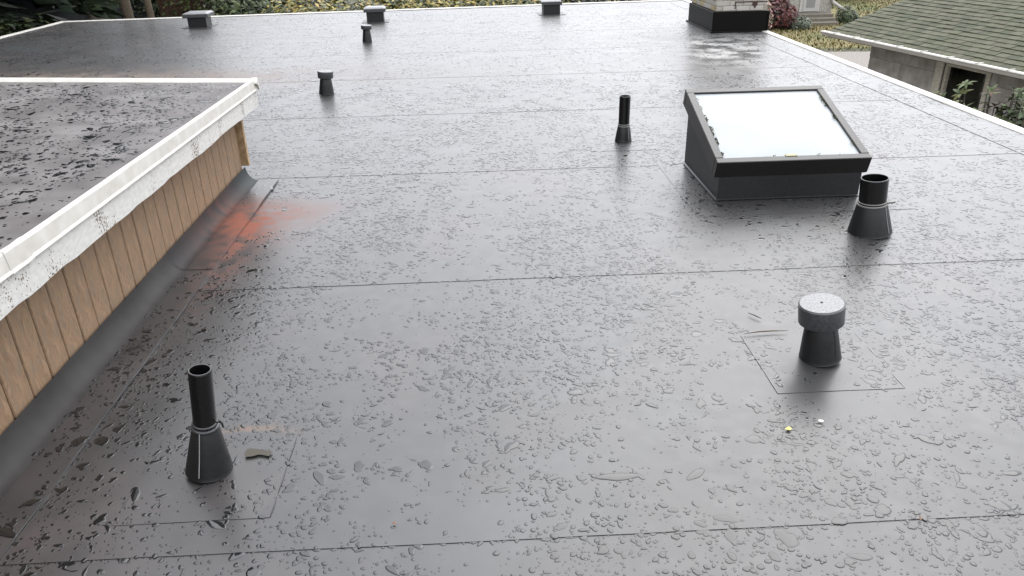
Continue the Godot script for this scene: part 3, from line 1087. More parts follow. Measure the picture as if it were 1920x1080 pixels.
# ---------------------------------------------------------------- chimney
func build_chimney() -> void:
	var t := thing("chimney", "white painted brick chimney with black metal base wrap at right roof edge", "chimney", Vector3(3.99, 0, -12.585))
	var w := 0.42
	var d := 0.715
	var st := st_new()
	cbox(st, Vector3(-w, -0.01, -d), Vector3(w, 0.302, d), 0.006)
	for s in [[-w, d], [w, d]]:
		cbox(st, Vector3(s[0] - 0.012, 0.0, s[1] - 0.012), Vector3(s[0] + 0.012, 0.300, s[1] + 0.012), 0.003)
	cbox(st, Vector3(-w - 0.03, -0.01, -d - 0.03), Vector3(w + 0.03, 0.022, d + 0.03), 0.004)
	part("base_flashing", done(st), M.black_metal, t)
	# mortar core, bricks proud of it
	var mortar := grain(mat(lin(0.56, 0.53, 0.47), 0.9), noise_tex(0.05, 80, Color(0.6, 0.55, 0.5), Color(1, 1, 1)), 3.0)
	var cw := w - 0.035
	var cd := d - 0.035
	part("mortar", box_mesh(Vector3(-cw, 0.3025, -cd), Vector3(cw, 1.42, cd), 0.0), mortar, t)
	var bm := []
	for c in [Color(0.70, 0.69, 0.66), Color(0.76, 0.755, 0.74), Color(0.60, 0.58, 0.55), Color(0.72, 0.62, 0.38)]:
		bm.append(grain(mat(lin(c.r, c.g, c.b), 0.85), noise_tex(0.06, 81, Color(0.6, 0.57, 0.52), Color(1, 1, 1)), 4.0, bump_tex(0.08, 82, 5.0), 0.6))
	var long := box_mesh(Vector3(-0.098, -0.031, -0.012), Vector3(0.098, 0.031, 0.010), 0.004)
	var half := box_mesh(Vector3(-0.045, -0.031, -0.012), Vector3(0.045, 0.031, 0.010), 0.004)
	for row in 15:
		var y := 0.342 + row * 0.073
		for face in 4:
			var across := (2 * cw if face % 2 == 0 else 2 * cd)
			var depth := (cd if face % 2 == 0 else cw)
			var r := Basis(Vector3.UP, face * PI / 2)
			var u := -across * 0.5 + (0.0 if row % 2 else -0.102)
			while u < across * 0.5 - 0.02:
				var a := maxf(u, -across * 0.5)
				var b := minf(u + 0.196, across * 0.5)
				if b - a > 0.05:
					var br := part("brick", long if b - a > 0.12 else half, bm[([3, 3, 0, 1][rng.randi() % 4]) if face == 3 else ([0, 1, 1, 1, 2, 0][rng.randi() % 6])], t)
					br.transform = Transform3D(r * Basis.from_scale(Vector3((b - a) / (0.196 if b - a > 0.12 else 0.09), 1, 1)), r * Vector3((a + b) * 0.5, y + rng.randf_range(-0.002, 0.002), depth + 0.001 + rng.randf_range(-0.002, 0.002)))
				u += 0.207
	st = st_new()
	cbox(st, Vector3(-w - 0.03, 1.42, -d - 0.03), Vector3(w + 0.03, 1.50, d + 0.03), 0.01)
	part("cap_slab", done(st), grain(mat(lin(0.4, 0.39, 0.37), 0.9), noise_tex(0.04, 83, Color(0.7, 0.7, 0.7), Color(1, 1, 1)), 2.0), t)
	# rusty bracket on the face towards the camera
	st = st_new()
	cbox(st, Vector3(-0.105, 0.335, cd + 0.012), Vector3(-0.090, 0.44, cd + 0.020), 0.001)
	cbox(st, Vector3(-0.105, 0.425, cd + 0.0125), Vector3(cw, 0.441, cd + 0.0205), 0.001)
	cbox(st, Vector3(0.16, 0.375, cd + 0.013), Vector3(0.235, 0.432, cd + 0.021), 0.002)
	cbox(st, Vector3(0.19, 0.345, cd + 0.0135), Vector3(0.215, 0.376, cd + 0.0195), 0.002)
	part("rusty_bracket", done(st), mat(lin(0.05, 0.025, 0.018), 0.8), t)

# ---------------------------------------------------------------- garage
func build_garage() -> void:
	var t := thing("garage", "grey panelled garage with mossy shingle roof, white gutter and dark window", "garage")
	t.transform = Transform3D(Basis(Vector3(-0.19328891, 0, -0.98114188), Vector3.UP, Vector3(0.98114188, 0, -0.19328891)), Vector3(8.235, GROUND, -11.334))
	var ev := 2.15
	var pit := 0.32767
	var s0 := -4.6
	var s1 := 4.85
	var rid := 3.1
	var zf := 0.36
	var f_hi := 3.92
	# walls with the window opening left open
	var wm := grain(mat(lin(0.22, 0.21, 0.20), 0.9), noise_tex(0.03, 90, Color(0.7, 0.7, 0.7), Color(1, 1, 1)), 0.8)
	var st := st_new()
	var wy0 := 1.02
	var wy1 := 1.94
	var wx0 := 0.98
	var wx1 := 1.94
	var top := ev + pit * zf - 0.02
	cbox(st, Vector3(s0 + 0.4, 0, zf), Vector3(wx0, top, zf + 0.1), 0.0)
	cbox(st, Vector3(wx1, 0, zf), Vector3(f_hi, top, zf + 0.1), 0.0)
	cbox(st, Vector3(wx0, 0, zf), Vector3(wx1, wy0, zf + 0.1), 0.0)
	cbox(st, Vector3(wx0, wy1, zf), Vector3(wx1, top, zf + 0.1), 0.0)
	cbox(st, Vector3(s0 + 0.4, 0, 2 * rid - zf - 0.1), Vector3(f_hi, top, 2 * rid - zf), 0.0)
	for x in [s0 + 0.4, f_hi - 0.1]:
		cbox(st, Vector3(x, 0, zf + 0.1), Vector3(x + 0.1, top, 2 * rid - zf - 0.1), 0.0)
		quad(st, Vector3(x + 0.05, top, zf), Vector3(x + 0.05, ev + pit * rid - 0.03, rid), Vector3(x + 0.05, top, 2 * rid - zf), Vector3(x + 0.05, top, 2 * rid - zf), Vector3.RIGHT)
	part("wall", done(st), wm, t)
	# panels
	var pm := []
	for k in 4:
		var v := [0.42, 0.46, 0.44, 0.50][k] as float
		pm.append(grain(mat(lin(v, v * 0.965, v * 0.91), 0.85), noise_tex(0.012, 91 + k, Color(0.72, 0.71, 0.69), Color(1, 1, 1)), 1.0, bump_tex(0.05, 95, 3.0), 0.3))
	var pan := {}
	for row in 6:
		var y1 := 2.115 - row * 0.365
		var y0 := maxf(y1 - 0.362, 0.02)
		var x := f_hi - (0.0 if row % 2 else 0.45)
		var hi := f_hi
		while hi > s0 + 0.5:
			var lo := maxf(x - 0.9 if hi < f_hi or row % 2 else x, s0 + 0.4)
			for seg in [[lo, minf(hi, wx0 - 0.09)], [maxf(lo, wx1 + 0.18), hi]] if (y1 > wy0 - 0.05) else [[lo, hi]]:
				if seg[1] - seg[0] > 0.03:
					var p := part("wall_panel", box_mesh(Vector3(seg[0] + 0.002, y0, zf - 0.012), Vector3(seg[1] - 0.003, y1 - 0.004, zf - 0.0015), 0.002), pm[rng.randi() % 4], t)
					var lean := 0.030 + 0.006 * rng.randf()
					p.transform = Transform3D(Basis(), Vector3(0, 0, zf - 0.002)) * Transform3D(Basis(), Vector3(0, y1, 0)) * Transform3D(Basis(Vector3.RIGHT, lean), Vector3.ZERO) * Transform3D(Basis(), Vector3(0, -y1, -zf + 0.002))
			hi = lo
			x = hi
	# window: casing, sash, dark glass set back
	var win := part("window", window_frame(wx0, wx1, wy0, wy1, zf), grain(mat(lin(0.66, 0.64, 0.58), 0.6), noise_tex(0.04, 96, Color(0.7, 0.68, 0.62), Color(1, 1, 1)), 2.0), t)
	var glass := mat(Color(0.05, 0.05, 0.05, 0.25), 0.03)
	glass.transparency = BaseMaterial3D.TRANSPARENCY_ALPHA
	st = st_new()
	cbox(st, Vector3(wx0 + 0.045, wy0 + 0.045, zf + 0.066), Vector3(wx1 - 0.045, wy1 - 0.045, zf + 0.07), 0.0)
	part("pane", done(st), glass, win)
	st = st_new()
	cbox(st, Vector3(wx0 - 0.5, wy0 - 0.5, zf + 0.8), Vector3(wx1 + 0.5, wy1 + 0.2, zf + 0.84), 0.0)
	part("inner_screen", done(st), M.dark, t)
	# roof boards
	st = st_new()
	var up := Vector3(0, 1, -pit).normalized()
	for side in [1.0, -1.0]:
		var q := []
		for e in [[s0, -0.02], [s1 - 0.02, -0.02], [s1 - 0.02, rid], [s0, rid]]:
			q.append(Vector3(e[0], ev + pit * e[1] - 0.03, e[1] if side > 0 else 2 * rid - e[1]))
		var lower := Vector3(0, -0.09, 0)
		quad(st, q[0], q[1], q[2], q[3], Vector3(0, 1, -pit * side))
		quad(st, q[0] + lower, q[1] + lower, q[2] + lower, q[3] + lower, Vector3(0, -1, pit * side))
		quad(st, q[0], q[1], q[1] + lower, q[0] + lower, Vector3(0, 0, -side))
		quad(st, q[1], q[2], q[2] + lower, q[1] + lower, Vector3(1, 0, 0))
	part("roof_deck", done(st), grain(mat(lin(0.20, 0.19, 0.17), 0.85), noise_tex(0.04, 97, Color(0.7, 0.7, 0.7), Color(1, 1, 1)), 1.0), t)
	# shingles
	var sm := []
	for c in [Color(0.105, 0.114, 0.060), Color(0.13, 0.135, 0.076), Color(0.085, 0.096, 0.052), Color(0.12, 0.118, 0.072), Color(0.145, 0.148, 0.092)]:
		sm.append(grain(mat(lin(c.r, c.g, c.b), 0.9), noise_tex(0.09, 98, Color(0.5, 0.5, 0.5), Color(1, 1, 1)), 2.2, bump_tex(0.12, 99, 5.0), 0.6))
	var sl := sqrt(1.0 + pit * pit)
	var tilt := atan(pit)
	var expo := 0.148
	var tab := 0.205
	var shingle := []
	for k in 3: shingle.append(box_mesh(Vector3(-tab * 0.485, 0.0, 0.0), Vector3(tab * 0.485, 0.015 + 0.003 * k, 0.26), 0.003))
	var rows := int(rid * sl / expo) + 1
	var places := []
	for row in rows:
		var r := row * expo - 0.03
		var x := s1 - tab * 0.5 + (0.0 if row % 2 else tab * 0.5) + rng.randf_range(-0.02, 0.02)
		while x > s0 + 1.9:
			var zc := r / sl
			places.append(Transform3D(Basis(Vector3.RIGHT, -tilt + 0.085 + rng.randf_range(-0.012, 0.012)), Vector3(minf(x, s1 - tab * 0.48), ev + pit * zc - 0.016, zc)))
			x -= tab
	# nearest ones first: those that show largest are pieces of their own
	places.sort_custom(func(a, b): return (a.origin - Vector3(0.8, 2.15, 0)).length() < (b.origin - Vector3(0.8, 2.15, 0)).length())
	var joined := []
	for k in 5: joined.append(SurfaceTool.new())
	for k in places.size():
		var m: int = rng.randi() % 5
		if k < 300:
			part("shingle", shingle[rng.randi() % 3], sm[m], t).transform = places[k]
		else:
			joined[m].append_from(shingle[rng.randi() % 3], 0, places[k])
	for k in 5: part("shingle_field", joined[k].commit(), sm[k], t).set_meta("kind", "stuff")
	# the rest of the courses, out of frame, as one part
	st = st_new()
	for row in rows:
		for side in [1.0, -1.0]:
			var z0: float = (row * expo - 0.03) / sl
			var z1 := minf(z0 + expo / sl, rid)
			var xe := s0 + 1.9 if side > 0 else s1
			var y0 := ev + pit * z0 + 0.014
			var y1 := ev + pit * z1 - 0.004
			var a := Vector3(s0, y0, z0 if side > 0 else 2 * rid - z0)
			var b := Vector3(xe - 0.16, y0, a.z)
			var zz := z1 if side > 0 else 2 * rid - z1
			quad(st, a, b, Vector3(xe - 0.16, y1, zz), Vector3(s0, y1, zz), Vector3(0, 1, -pit * side))
			quad(st, a, b, b - Vector3(0, 0.03, 0), a - Vector3(0, 0.03, 0), Vector3(0, 0, -side))
	part("shingle_courses", done(st), sm[0], t).set_meta("kind", "stuff")
	# gutter with straps
	var gp := []
	for p in [Vector2(0.0, 0.0), Vector2(-0.105, 0.005), Vector2(-0.115, -0.012), Vector2(-0.10, -0.03), Vector2(-0.085, -0.075), Vector2(-0.07, -0.088), Vector2(0.0, -0.088)]: gp.append(Vector2(p.x, p.y + ev - 0.012))
	var gmesh := sweep_z(gp, 0.0, s1 + 0.10 - s0, 0.5, 0.001, true)
	# local x of the sweep -> garage z, local z -> garage x
	var gut := part("gutter", place_x(gmesh, Transform3D(Basis(Vector3(0, 0, 1), Vector3.UP, Vector3(1, 0, 0)), Vector3(s0, 0, -0.03))), M.white, t)
	var strap := box_mesh(Vector3(-0.012, 0.0, -0.12), Vector3(0.012, 0.012, 0.03), 0.002)
	var gx := s1 - 0.35
	while gx > s0:
		var sp := part("gutter_strap", strap, M.white, gut)
		sp.position = Vector3(gx, ev - 0.008, -0.03)
		gx -= 0.62
	# white rake board
	st = st_new()
	var q := [Vector3(s1, ev - 0.045, 0), Vector3(s1, ev + pit * rid - 0.045, rid), Vector3(s1, ev + pit * rid - 0.16, rid), Vector3(s1, ev - 0.15, 0)]
	var o := Vector3(0.025, 0, 0)
	quad(st, q[0] + o, q[1] + o, q[2] + o, q[3] + o, Vector3.RIGHT)
	quad(st, q[0], q[1], q[1] + o, q[0] + o, Vector3.UP)
	quad(st, q[3], q[2], q[2] + o, q[3] + o, Vector3.DOWN)
	part("rake_board", done(st), M.white, t)

func window_frame(x0: float, x1: float, y0: float, y1: float, z: float) -> ArrayMesh:
	var st := st_new()
	var w := 0.085
	cbox(st, Vector3(x1, y0 - w, z - 0.045), Vector3(x1 + 0.17, y1 + w, z - 0.016), 0.004)
	cbox(st, Vector3(x0 - w, y0 - w, z - 0.040), Vector3(x0, y1 + w, z - 0.016), 0.004)
	cbox(st, Vector3(x0, y1, z - 0.038), Vector3(x1, y1 + w, z - 0.016), 0.004)
	cbox(st, Vector3(x0, y0 - w, z - 0.075), Vector3(x1, y0, z - 0.016), 0.004)
	for b in [[x0, x0 + 0.045, y0, y1], [x1 - 0.06, x1, y0, y1], [x0 + 0.045, x1 - 0.06, y1 - 0.045, y1], [x0 + 0.045, x1 - 0.06, y0, y0 + 0.045]]:
		cbox(st, Vector3(b[0], b[2], z + 0.005), Vector3(b[1], b[3], z + 0.08), 0.003)
	return done(st)

# ---------------------------------------------------------------- house behind the lawn
func build_house() -> void:
	var t := thing("house", "pale house behind the lawn with porch steps and white downspout", "house", Vector3(12.0, GROUND, -34.2))
	var wm := grain(mat(lin(0.55, 0.53, 0.48), 0.8), noise_tex(0.03, 110, Color(0.8, 0.8, 0.8), Color(1, 1, 1)), 0.6)
	part("wall", box_mesh(Vector3(-4.0, 0, -8), Vector3(3.45, 3.0, 0), 0.01), wm, t)
	var st := st_new()
	for p in [[Vector3(-4.5, 2.95, 0.5), Vector3(3.95, 2.95, 0.5), Vector3(2.0, 4.2, -4.0), Vector3(-2.5, 4.2, -4.0)], [Vector3(3.95, 2.95, 0.5), Vector3(3.95, 2.95, -8.5), Vector3(2.0, 4.2, -4.0), Vector3(2.0, 4.2, -4.0)], [Vector3(-4.5, 2.95, 0.5), Vector3(-4.5, 2.95, -8.5), Vector3(-2.5, 4.2, -4.0), Vector3(-2.5, 4.2, -4.0)], [Vector3(-4.5, 2.95, -8.5), Vector3(3.95, 2.95, -8.5), Vector3(2.0, 4.2, -4.0), Vector3(-2.5, 4.2, -4.0)]]:
		quad(st, p[0], p[1], p[2], p[3], Vector3.UP)
	quad(st, Vector3(-4.5, 2.94, 0.5), Vector3(3.95, 2.94, 0.5), Vector3(3.95, 2.94, -8.5), Vector3(-4.5, 2.94, -8.5), Vector3.DOWN)
	part("roof", done(st), grain(mat(lin(0.09, 0.085, 0.08), 0.9), noise_tex(0.05, 111, Color(0.6, 0.6, 0.6), Color(1, 1, 1)), 1.0), t)
	# clapboards of the lower wall
	var cm := grain(mat(lin(0.50, 0.48, 0.43), 0.8), noise_tex(0.03, 112, Color(0.75, 0.75, 0.73), Color(1, 1, 1)), 0.8)
	for k in 12:
		for seg in [[-3.9, 1.98], [2.92, 3.44]]:
			var b := part("clapboard", box_mesh(Vector3(seg[0], 0.0, 0.001), Vector3(seg[1], 0.215, 0.02), 0.003), cm, t)
			b.position.y = 0.30 + k * 0.22
			b.rotation.x = 0.0
	part("door_frame", box_mesh(Vector3(2.0, 0.42, 0.0015), Vector3(2.9, 2.55, 0.05), 0.01), M.white, t)
	var door := part("door", box_mesh(Vector3(2.15, 0.44, 0.051), Vector3(2.78, 2.40, 0.07), 0.008), mat(lin(0.45, 0.44, 0.42), 0.6), t)
	part("door_panel", box_mesh(Vector3(2.28, 0.60, 0.071), Vector3(2.66, 1.15, 0.078), 0.006), mat(lin(0.25, 0.25, 0.24), 0.5), door)
	var sm := grain(mat(lin(0.26, 0.23, 0.18), 0.85), noise_tex(0.04, 113, Color(0.6, 0.6, 0.6), Color(1, 1, 1)), 1.5)
	for k in 3:
		part("step", box_mesh(Vector3(1.55, 0.0, 0.06), Vector3(3.25, 0.40 - k * 0.13, 0.75 + k * 0.32), 0.015), sm, t)
	# downspout with its kick-out leg
	st = st_new(false)
	tube(st, [Vector3(3.38, 2.9, 0.10), Vector3(3.38, 0.95, 0.10), Vector3(3.42, 0.80, 0.12), Vector3(4.15, 0.30, 0.35)], [0.075, 0.075, 0.075, 0.07], 10)
	part("downspout", done(st), M.white, t)

# ---------------------------------------------------------------- skylight
func build_skylight() -> void:
	var t := thing("skylight", "square sloping skylight with dark frame and milky white pane", "skylight", Vector3(1.938, 0, -4.50))
	# local: x -0.47..0.47, front z 0, back z -0.82; curb heights 0.15 front, 0.44 back
	var hw := 0.455
	var st := st_new()
	var zb := -0.82
	var hf := 0.16
	var hb := 0.425
	var c := [Vector3(-hw, -0.01, 0), Vector3(hw, -0.01, 0), Vector3(hw, -0.01, zb), Vector3(-hw, -0.01, zb), Vector3(-hw, hf, 0), Vector3(hw, hf, 0), Vector3(hw, hb, zb), Vector3(-hw, hb, zb)]
	quad(st, c[0], c[1], c[5], c[4], Vector3(0, 0, 1))
	quad(st, c[1], c[2], c[6], c[5], Vector3(1, 0, 0))
	quad(st, c[2], c[3], c[7], c[6], Vector3(0, 0, -1))
	quad(st, c[3], c[0], c[4], c[7], Vector3(-1, 0, 0))
	quad(st, c[4], c[5], c[6], c[7], Vector3(0, 1, 0.3))
	var curb := part("curb", done(st), M.boot, t)
	# welded fillet at the foot of the curb
	st = st_new(false)
	var e := 0.014
	for s in [[Vector3(-hw, 0, 0), Vector3(hw, 0, 0), Vector3(0, 0, 1)], [Vector3(-hw, 0, zb), Vector3(-hw, 0, 0), Vector3(-1, 0, 0)], [Vector3(hw, 0, 0), Vector3(hw, 0, zb), Vector3(1, 0, 0)]]:
		var o: Vector3 = s[2]
		var al: Vector3 = (s[1] - s[0]).normalized() * e
		quad(st, s[0] + Vector3(0, e, 0) + o * 0.001, s[1] + Vector3(0, e, 0) + o * 0.001, s[1] + o * 0.005 + Vector3(0, 0.013, 0), s[0] + o * 0.005 + Vector3(0, 0.013, 0), o + Vector3.UP)
		quad(st, s[0] + o * 0.005 + Vector3(0, 0.013, 0), s[1] + o * 0.005 + Vector3(0, 0.013, 0), s[1] + o * e + al + Vector3(0, 0.0095, 0), s[0] + o * e - al + Vector3(0, 0.0095, 0), o + Vector3.UP)
	part("curb_fillet", done(st), M.flange, curb)
	# frame rails on the slope
	var ang := atan2(0.532 - 0.262, 0.87)
	var fr := Node3D.new()
	var ft := Transform3D(Basis(Vector3.RIGHT, ang), Vector3(0, 0.262, 0.035))
	var Lz := 0.915
	var fw := 0.487
	var rail := 0.052
	var dep := 0.112
	for b in [[Vector3(-fw, -dep, -rail), Vector3(fw, 0, 0)], [Vector3(-fw, -dep, -Lz), Vector3(fw, 0, -Lz + rail)], [Vector3(-fw, -dep, -Lz + rail), Vector3(-fw + rail, 0.001, -rail)], [Vector3(fw - rail, -dep, -Lz + rail), Vector3(fw, 0.001, -rail)]]:
		var r := part("frame_rail", box_mesh(b[0], b[1], 0.004), M.frame, t)
		r.transform = ft
	fr.free()
	var gl := grain(mat(lin(0.34, 0.355, 0.36), 0.3, 0.0, 0.25), noise_tex(0.01, 120, Color(0.94, 0.95, 0.95), Color(1, 1, 1)), 1.2)
	var st2 := st_new(false)
	var nx := 12
	for i in nx:
		for j in nx:
			var q := []
			for k in [[i, j], [i + 1, j], [i + 1, j + 1], [i, j + 1]]:
				var u: float = k[0] / float(nx)
				var v: float = k[1] / float(nx)
				q.append(Vector3(lerpf(-fw + rail - 0.004, fw - rail + 0.004, u), -0.014 + 0.012 * pow(16.0 * u * (1 - u) * v * (1 - v), 0.5), lerpf(-rail + 0.004, -Lz + rail - 0.004, v)))
			quad(st2, q[0], q[1], q[2], q[3], Vector3.UP)
	part("pane", done(st2), gl, t).transform = ft
	# clip in the middle of the front rail
	var cl := part("drip_clip", box_mesh(Vector3(-0.045, -0.012, -rail - 0.012), Vector3(0.030, 0.004, -rail + 0.008), 0.001), mat(lin(0.30, 0.28, 0.16), 0.6), t)
	cl.transform = ft
	# moss in the joint between pane and frame
	var leaves := []
	for i in 800:
		var side := rng.randi() % 5
		if side == 4 and rng.randf() < 0.6: continue
		var z := -rng.randf() * Lz
		var x := 0.0
		if side < 2:
			z = -0.08 - 0.45 * rng.randf() if rng.randf() < 0.75 else -0.7 * rng.randf() - 0.08
			x = (-fw + rail) + absf(rng.randfn()) * 0.006
			if undulate.get_noise_2d(z * 6.0, 3.0) < -0.1: continue
		elif side < 4:
			z = -0.06 - 0.75 * rng.randf()
			x = (fw - rail) - absf(rng.randfn()) * 0.007
			if undulate.get_noise_2d(z * 5.0, 31.0) < -0.05: continue
		else:
			x = rng.randf_range(-fw + rail, fw - rail)
			z = -rail - absf(rng.randfn()) * 0.004
			if undulate.get_noise_2d(x * 6.0, 61.0) < 0.0: continue
		var a := rdir() * 0.006
		leaves.append([Vector3(x, -0.008 + rng.randf() * 0.012, z), a, a.cross(rdir()).normalized() * 0.004, vary([Color(0.035, 0.04, 0.012), Color(0.09, 0.085, 0.02), Color(0.02, 0.02, 0.012)][rng.randi() % 3], 0.3)])
	var mo := part("moss", leaf_mesh(leaves), M.leaf, t)
	mo.transform = ft
	mo.set_meta("kind", "stuff")

# ---------------------------------------------------------------- vents
func build_vents() -> void:
	open_pipe("slim open black pipe nearest the camera, leaning, in conical boot with pale seam", Vector3(-0.950, 0.012, -2.059), 0.073, 0.041, 0.178, 0.036, 0.388, 0.115, 1)
	open_pipe("wide short open black pipe in big boot beside the skylight's front corner", Vector3(2.178, 0.009, -3.892), 0.114, 0.077, 0.175, 0.072, 0.318, -0.095, 2)
	open_pipe("tall thin black pipe standing left of the skylight", Vector3(1.150, 0.007, -5.975), 0.066, 0.047, 0.125, 0.044, 0.356, 0.0, 0)
	capped_vent("grey vent with thick round cap nearest the camera on square patch at right", Vector3(1.351, 0.011, -2.597), 0.080, 0.060, 0.158, 0.087, 0.162, 0.248, -0.13, 1.05)
	capped_vent("small capped vent just past the raised roof's white corner", Vector3(-1.606, 0.007, -8.173), 0.078, 0.057, 0.165, 0.080, 0.166, 0.236, 0.06, 1.3)
	capped_vent("farthest small capped vent, in front of the middle box vent", Vector3(-1.636, 0.007, -11.885), 0.072, 0.052, 0.18, 0.079, 0.182, 0.240, 0.03, 1.7)
	box_vent("low square vent with pale lid, leftmost of the three at far edge", Vector3(-4.905, 0.0, -14.42), 0.32, 0.44, 0.03)
	box_vent("low square vent with pale lid behind the farthest round capped vent", Vector3(-1.804, 0.0, -14.50), 0.30, 0.385, 0.06)
	box_vent("low square vent with pale lid nearest the chimney", Vector3(1.402, 0.0, -14.92), 0.31, 0.375, 0.03)

# ---------------------------------------------------------------- far left yard
func build_far_left() -> void:
	var stone := grain(mat(lin(0.34, 0.30, 0.25), 0.9), noise_tex(0.05, 130, Color(0.55, 0.55, 0.52), Color(1, 1, 1)), 1.5)
	var t := thing("stone_pillar", "round pale stone pillar with wide rounded top beyond the roof's left corner", "pillar", Vector3(-9.35, GROUND, -20.3))
	var st := st_new(false)
	lathe(st, [Vector2(0.27, 0), Vector2(0.255, 1.2), Vector2(0.25, 2.45)], 20)
	part("shaft", done(st), stone, t)
	st = st_new(false)
	lathe(st, [Vector2(0.25, 2.46), Vector2(0.36, 2.55), Vector2(0.40, 2.75), Vector2(0.33, 2.98), Vector2(0.15, 3.1), Vector2(0, 3.12)], 20)
	part("top", done(st), stone, t)
	# shed with a dark roof
	var sh := thing("shed", "low shed with plain dark grey roof among the trees at far left", "shed", Vector3(-11.6, GROUND, -23.6), 0.2)
	part("wall", box_mesh(Vector3(-1.9, 0, -1.5), Vector3(1.9, 1.55, 1.2), 0.01), grain(mat(lin(0.10, 0.10, 0.10), 0.9), noise_tex(0.04, 131, Color(0.6, 0.6, 0.6), Color(1, 1, 1)), 1.0), sh)
	st = st_new()
	quad(st, Vector3(-2.2, 1.45, 1.5), Vector3(2.2, 1.45, 1.5), Vector3(2.2, 3.0, -0.5), Vector3(-2.2, 3.0, -0.5), Vector3(0, 1, 1))
	quad(st, Vector3(-2.2, 1.45, -2.5), Vector3(2.2, 1.45, -2.5), Vector3(2.2, 3.0, -0.5), Vector3(-2.2, 3.0, -0.5), Vector3(0, 1, -1))
	quad(st, Vector3(-2.2, 1.40, 1.5), Vector3(2.2, 1.40, 1.5), Vector3(2.2, 1.40, -2.5), Vector3(-2.2, 1.40, -2.5), Vector3.DOWN)
	part("roof", done(st), grain(mat(lin(0.055, 0.06, 0.065), 0.8), noise_tex(0.05, 132, Color(0.6, 0.6, 0.6), Color(1, 1, 1)), 1.0), sh)
	# bare trunks
	for p in [[-8.65, -20.4, 0.13, 5.5, "thicker of two bare pale tree trunks beyond the far roof edge"], [-8.02, -20.2, 0.09, 5.2, "thinner bare tree trunk next to the brown fence boards"]]:
		var o := thing("bare_tree", p[4], "tree", Vector3(p[0], GROUND, p[1]), 0.0, "bare trunks beyond the roof")
		st = st_new(false)
		tube(st, [Vector3.ZERO, Vector3(0.02, 1.5, 0), Vector3(-0.03, 3.0, 0.02), Vector3(-0.12, p[3], 0.05)], [p[2] * 1.25, p[2], p[2] * 0.92, p[2] * 0.5], 12)
		part("trunk", done(st), grain(mat(lin(0.24, 0.19, 0.13), 0.9), noise_tex(0.06, 133, Color(0.5, 0.5, 0.5), Color(1, 1, 1)), 2.0), o)
		part("crown", leaf_mesh(bush_leaves(2500, [[Vector3(0, p[3] + 0.4, 0), 1.6]], 0.13, [Color(0.03, 0.045, 0.015), Color(0.05, 0.06, 0.02)])), M.leaf, o).set_meta("kind", "stuff")
	# brown board fence
	var f := thing("fence", "brown board fence between the trunks and dark shrubs", "fence", Vector3(-7.75, GROUND, -21.0))
	var fm := grain(mat(lin(0.10, 0.055, 0.035), 0.85), noise_tex(0.05, 134, Color(0.6, 0.55, 0.5), Color(1, 1, 1)), 1.0)
	for k in 9:
		part("fence_board", box_mesh(Vector3(k * 0.15 - 0.35, 0.05, 0), Vector3(k * 0.15 - 0.208, 2.85 + 0.01 * (k % 3), 0.025), 0.004), fm, f)
	part("rail", box_mesh(Vector3(-0.4, 1.0, -0.05), Vector3(1.1, 1.09, -0.001), 0.004), fm, f)

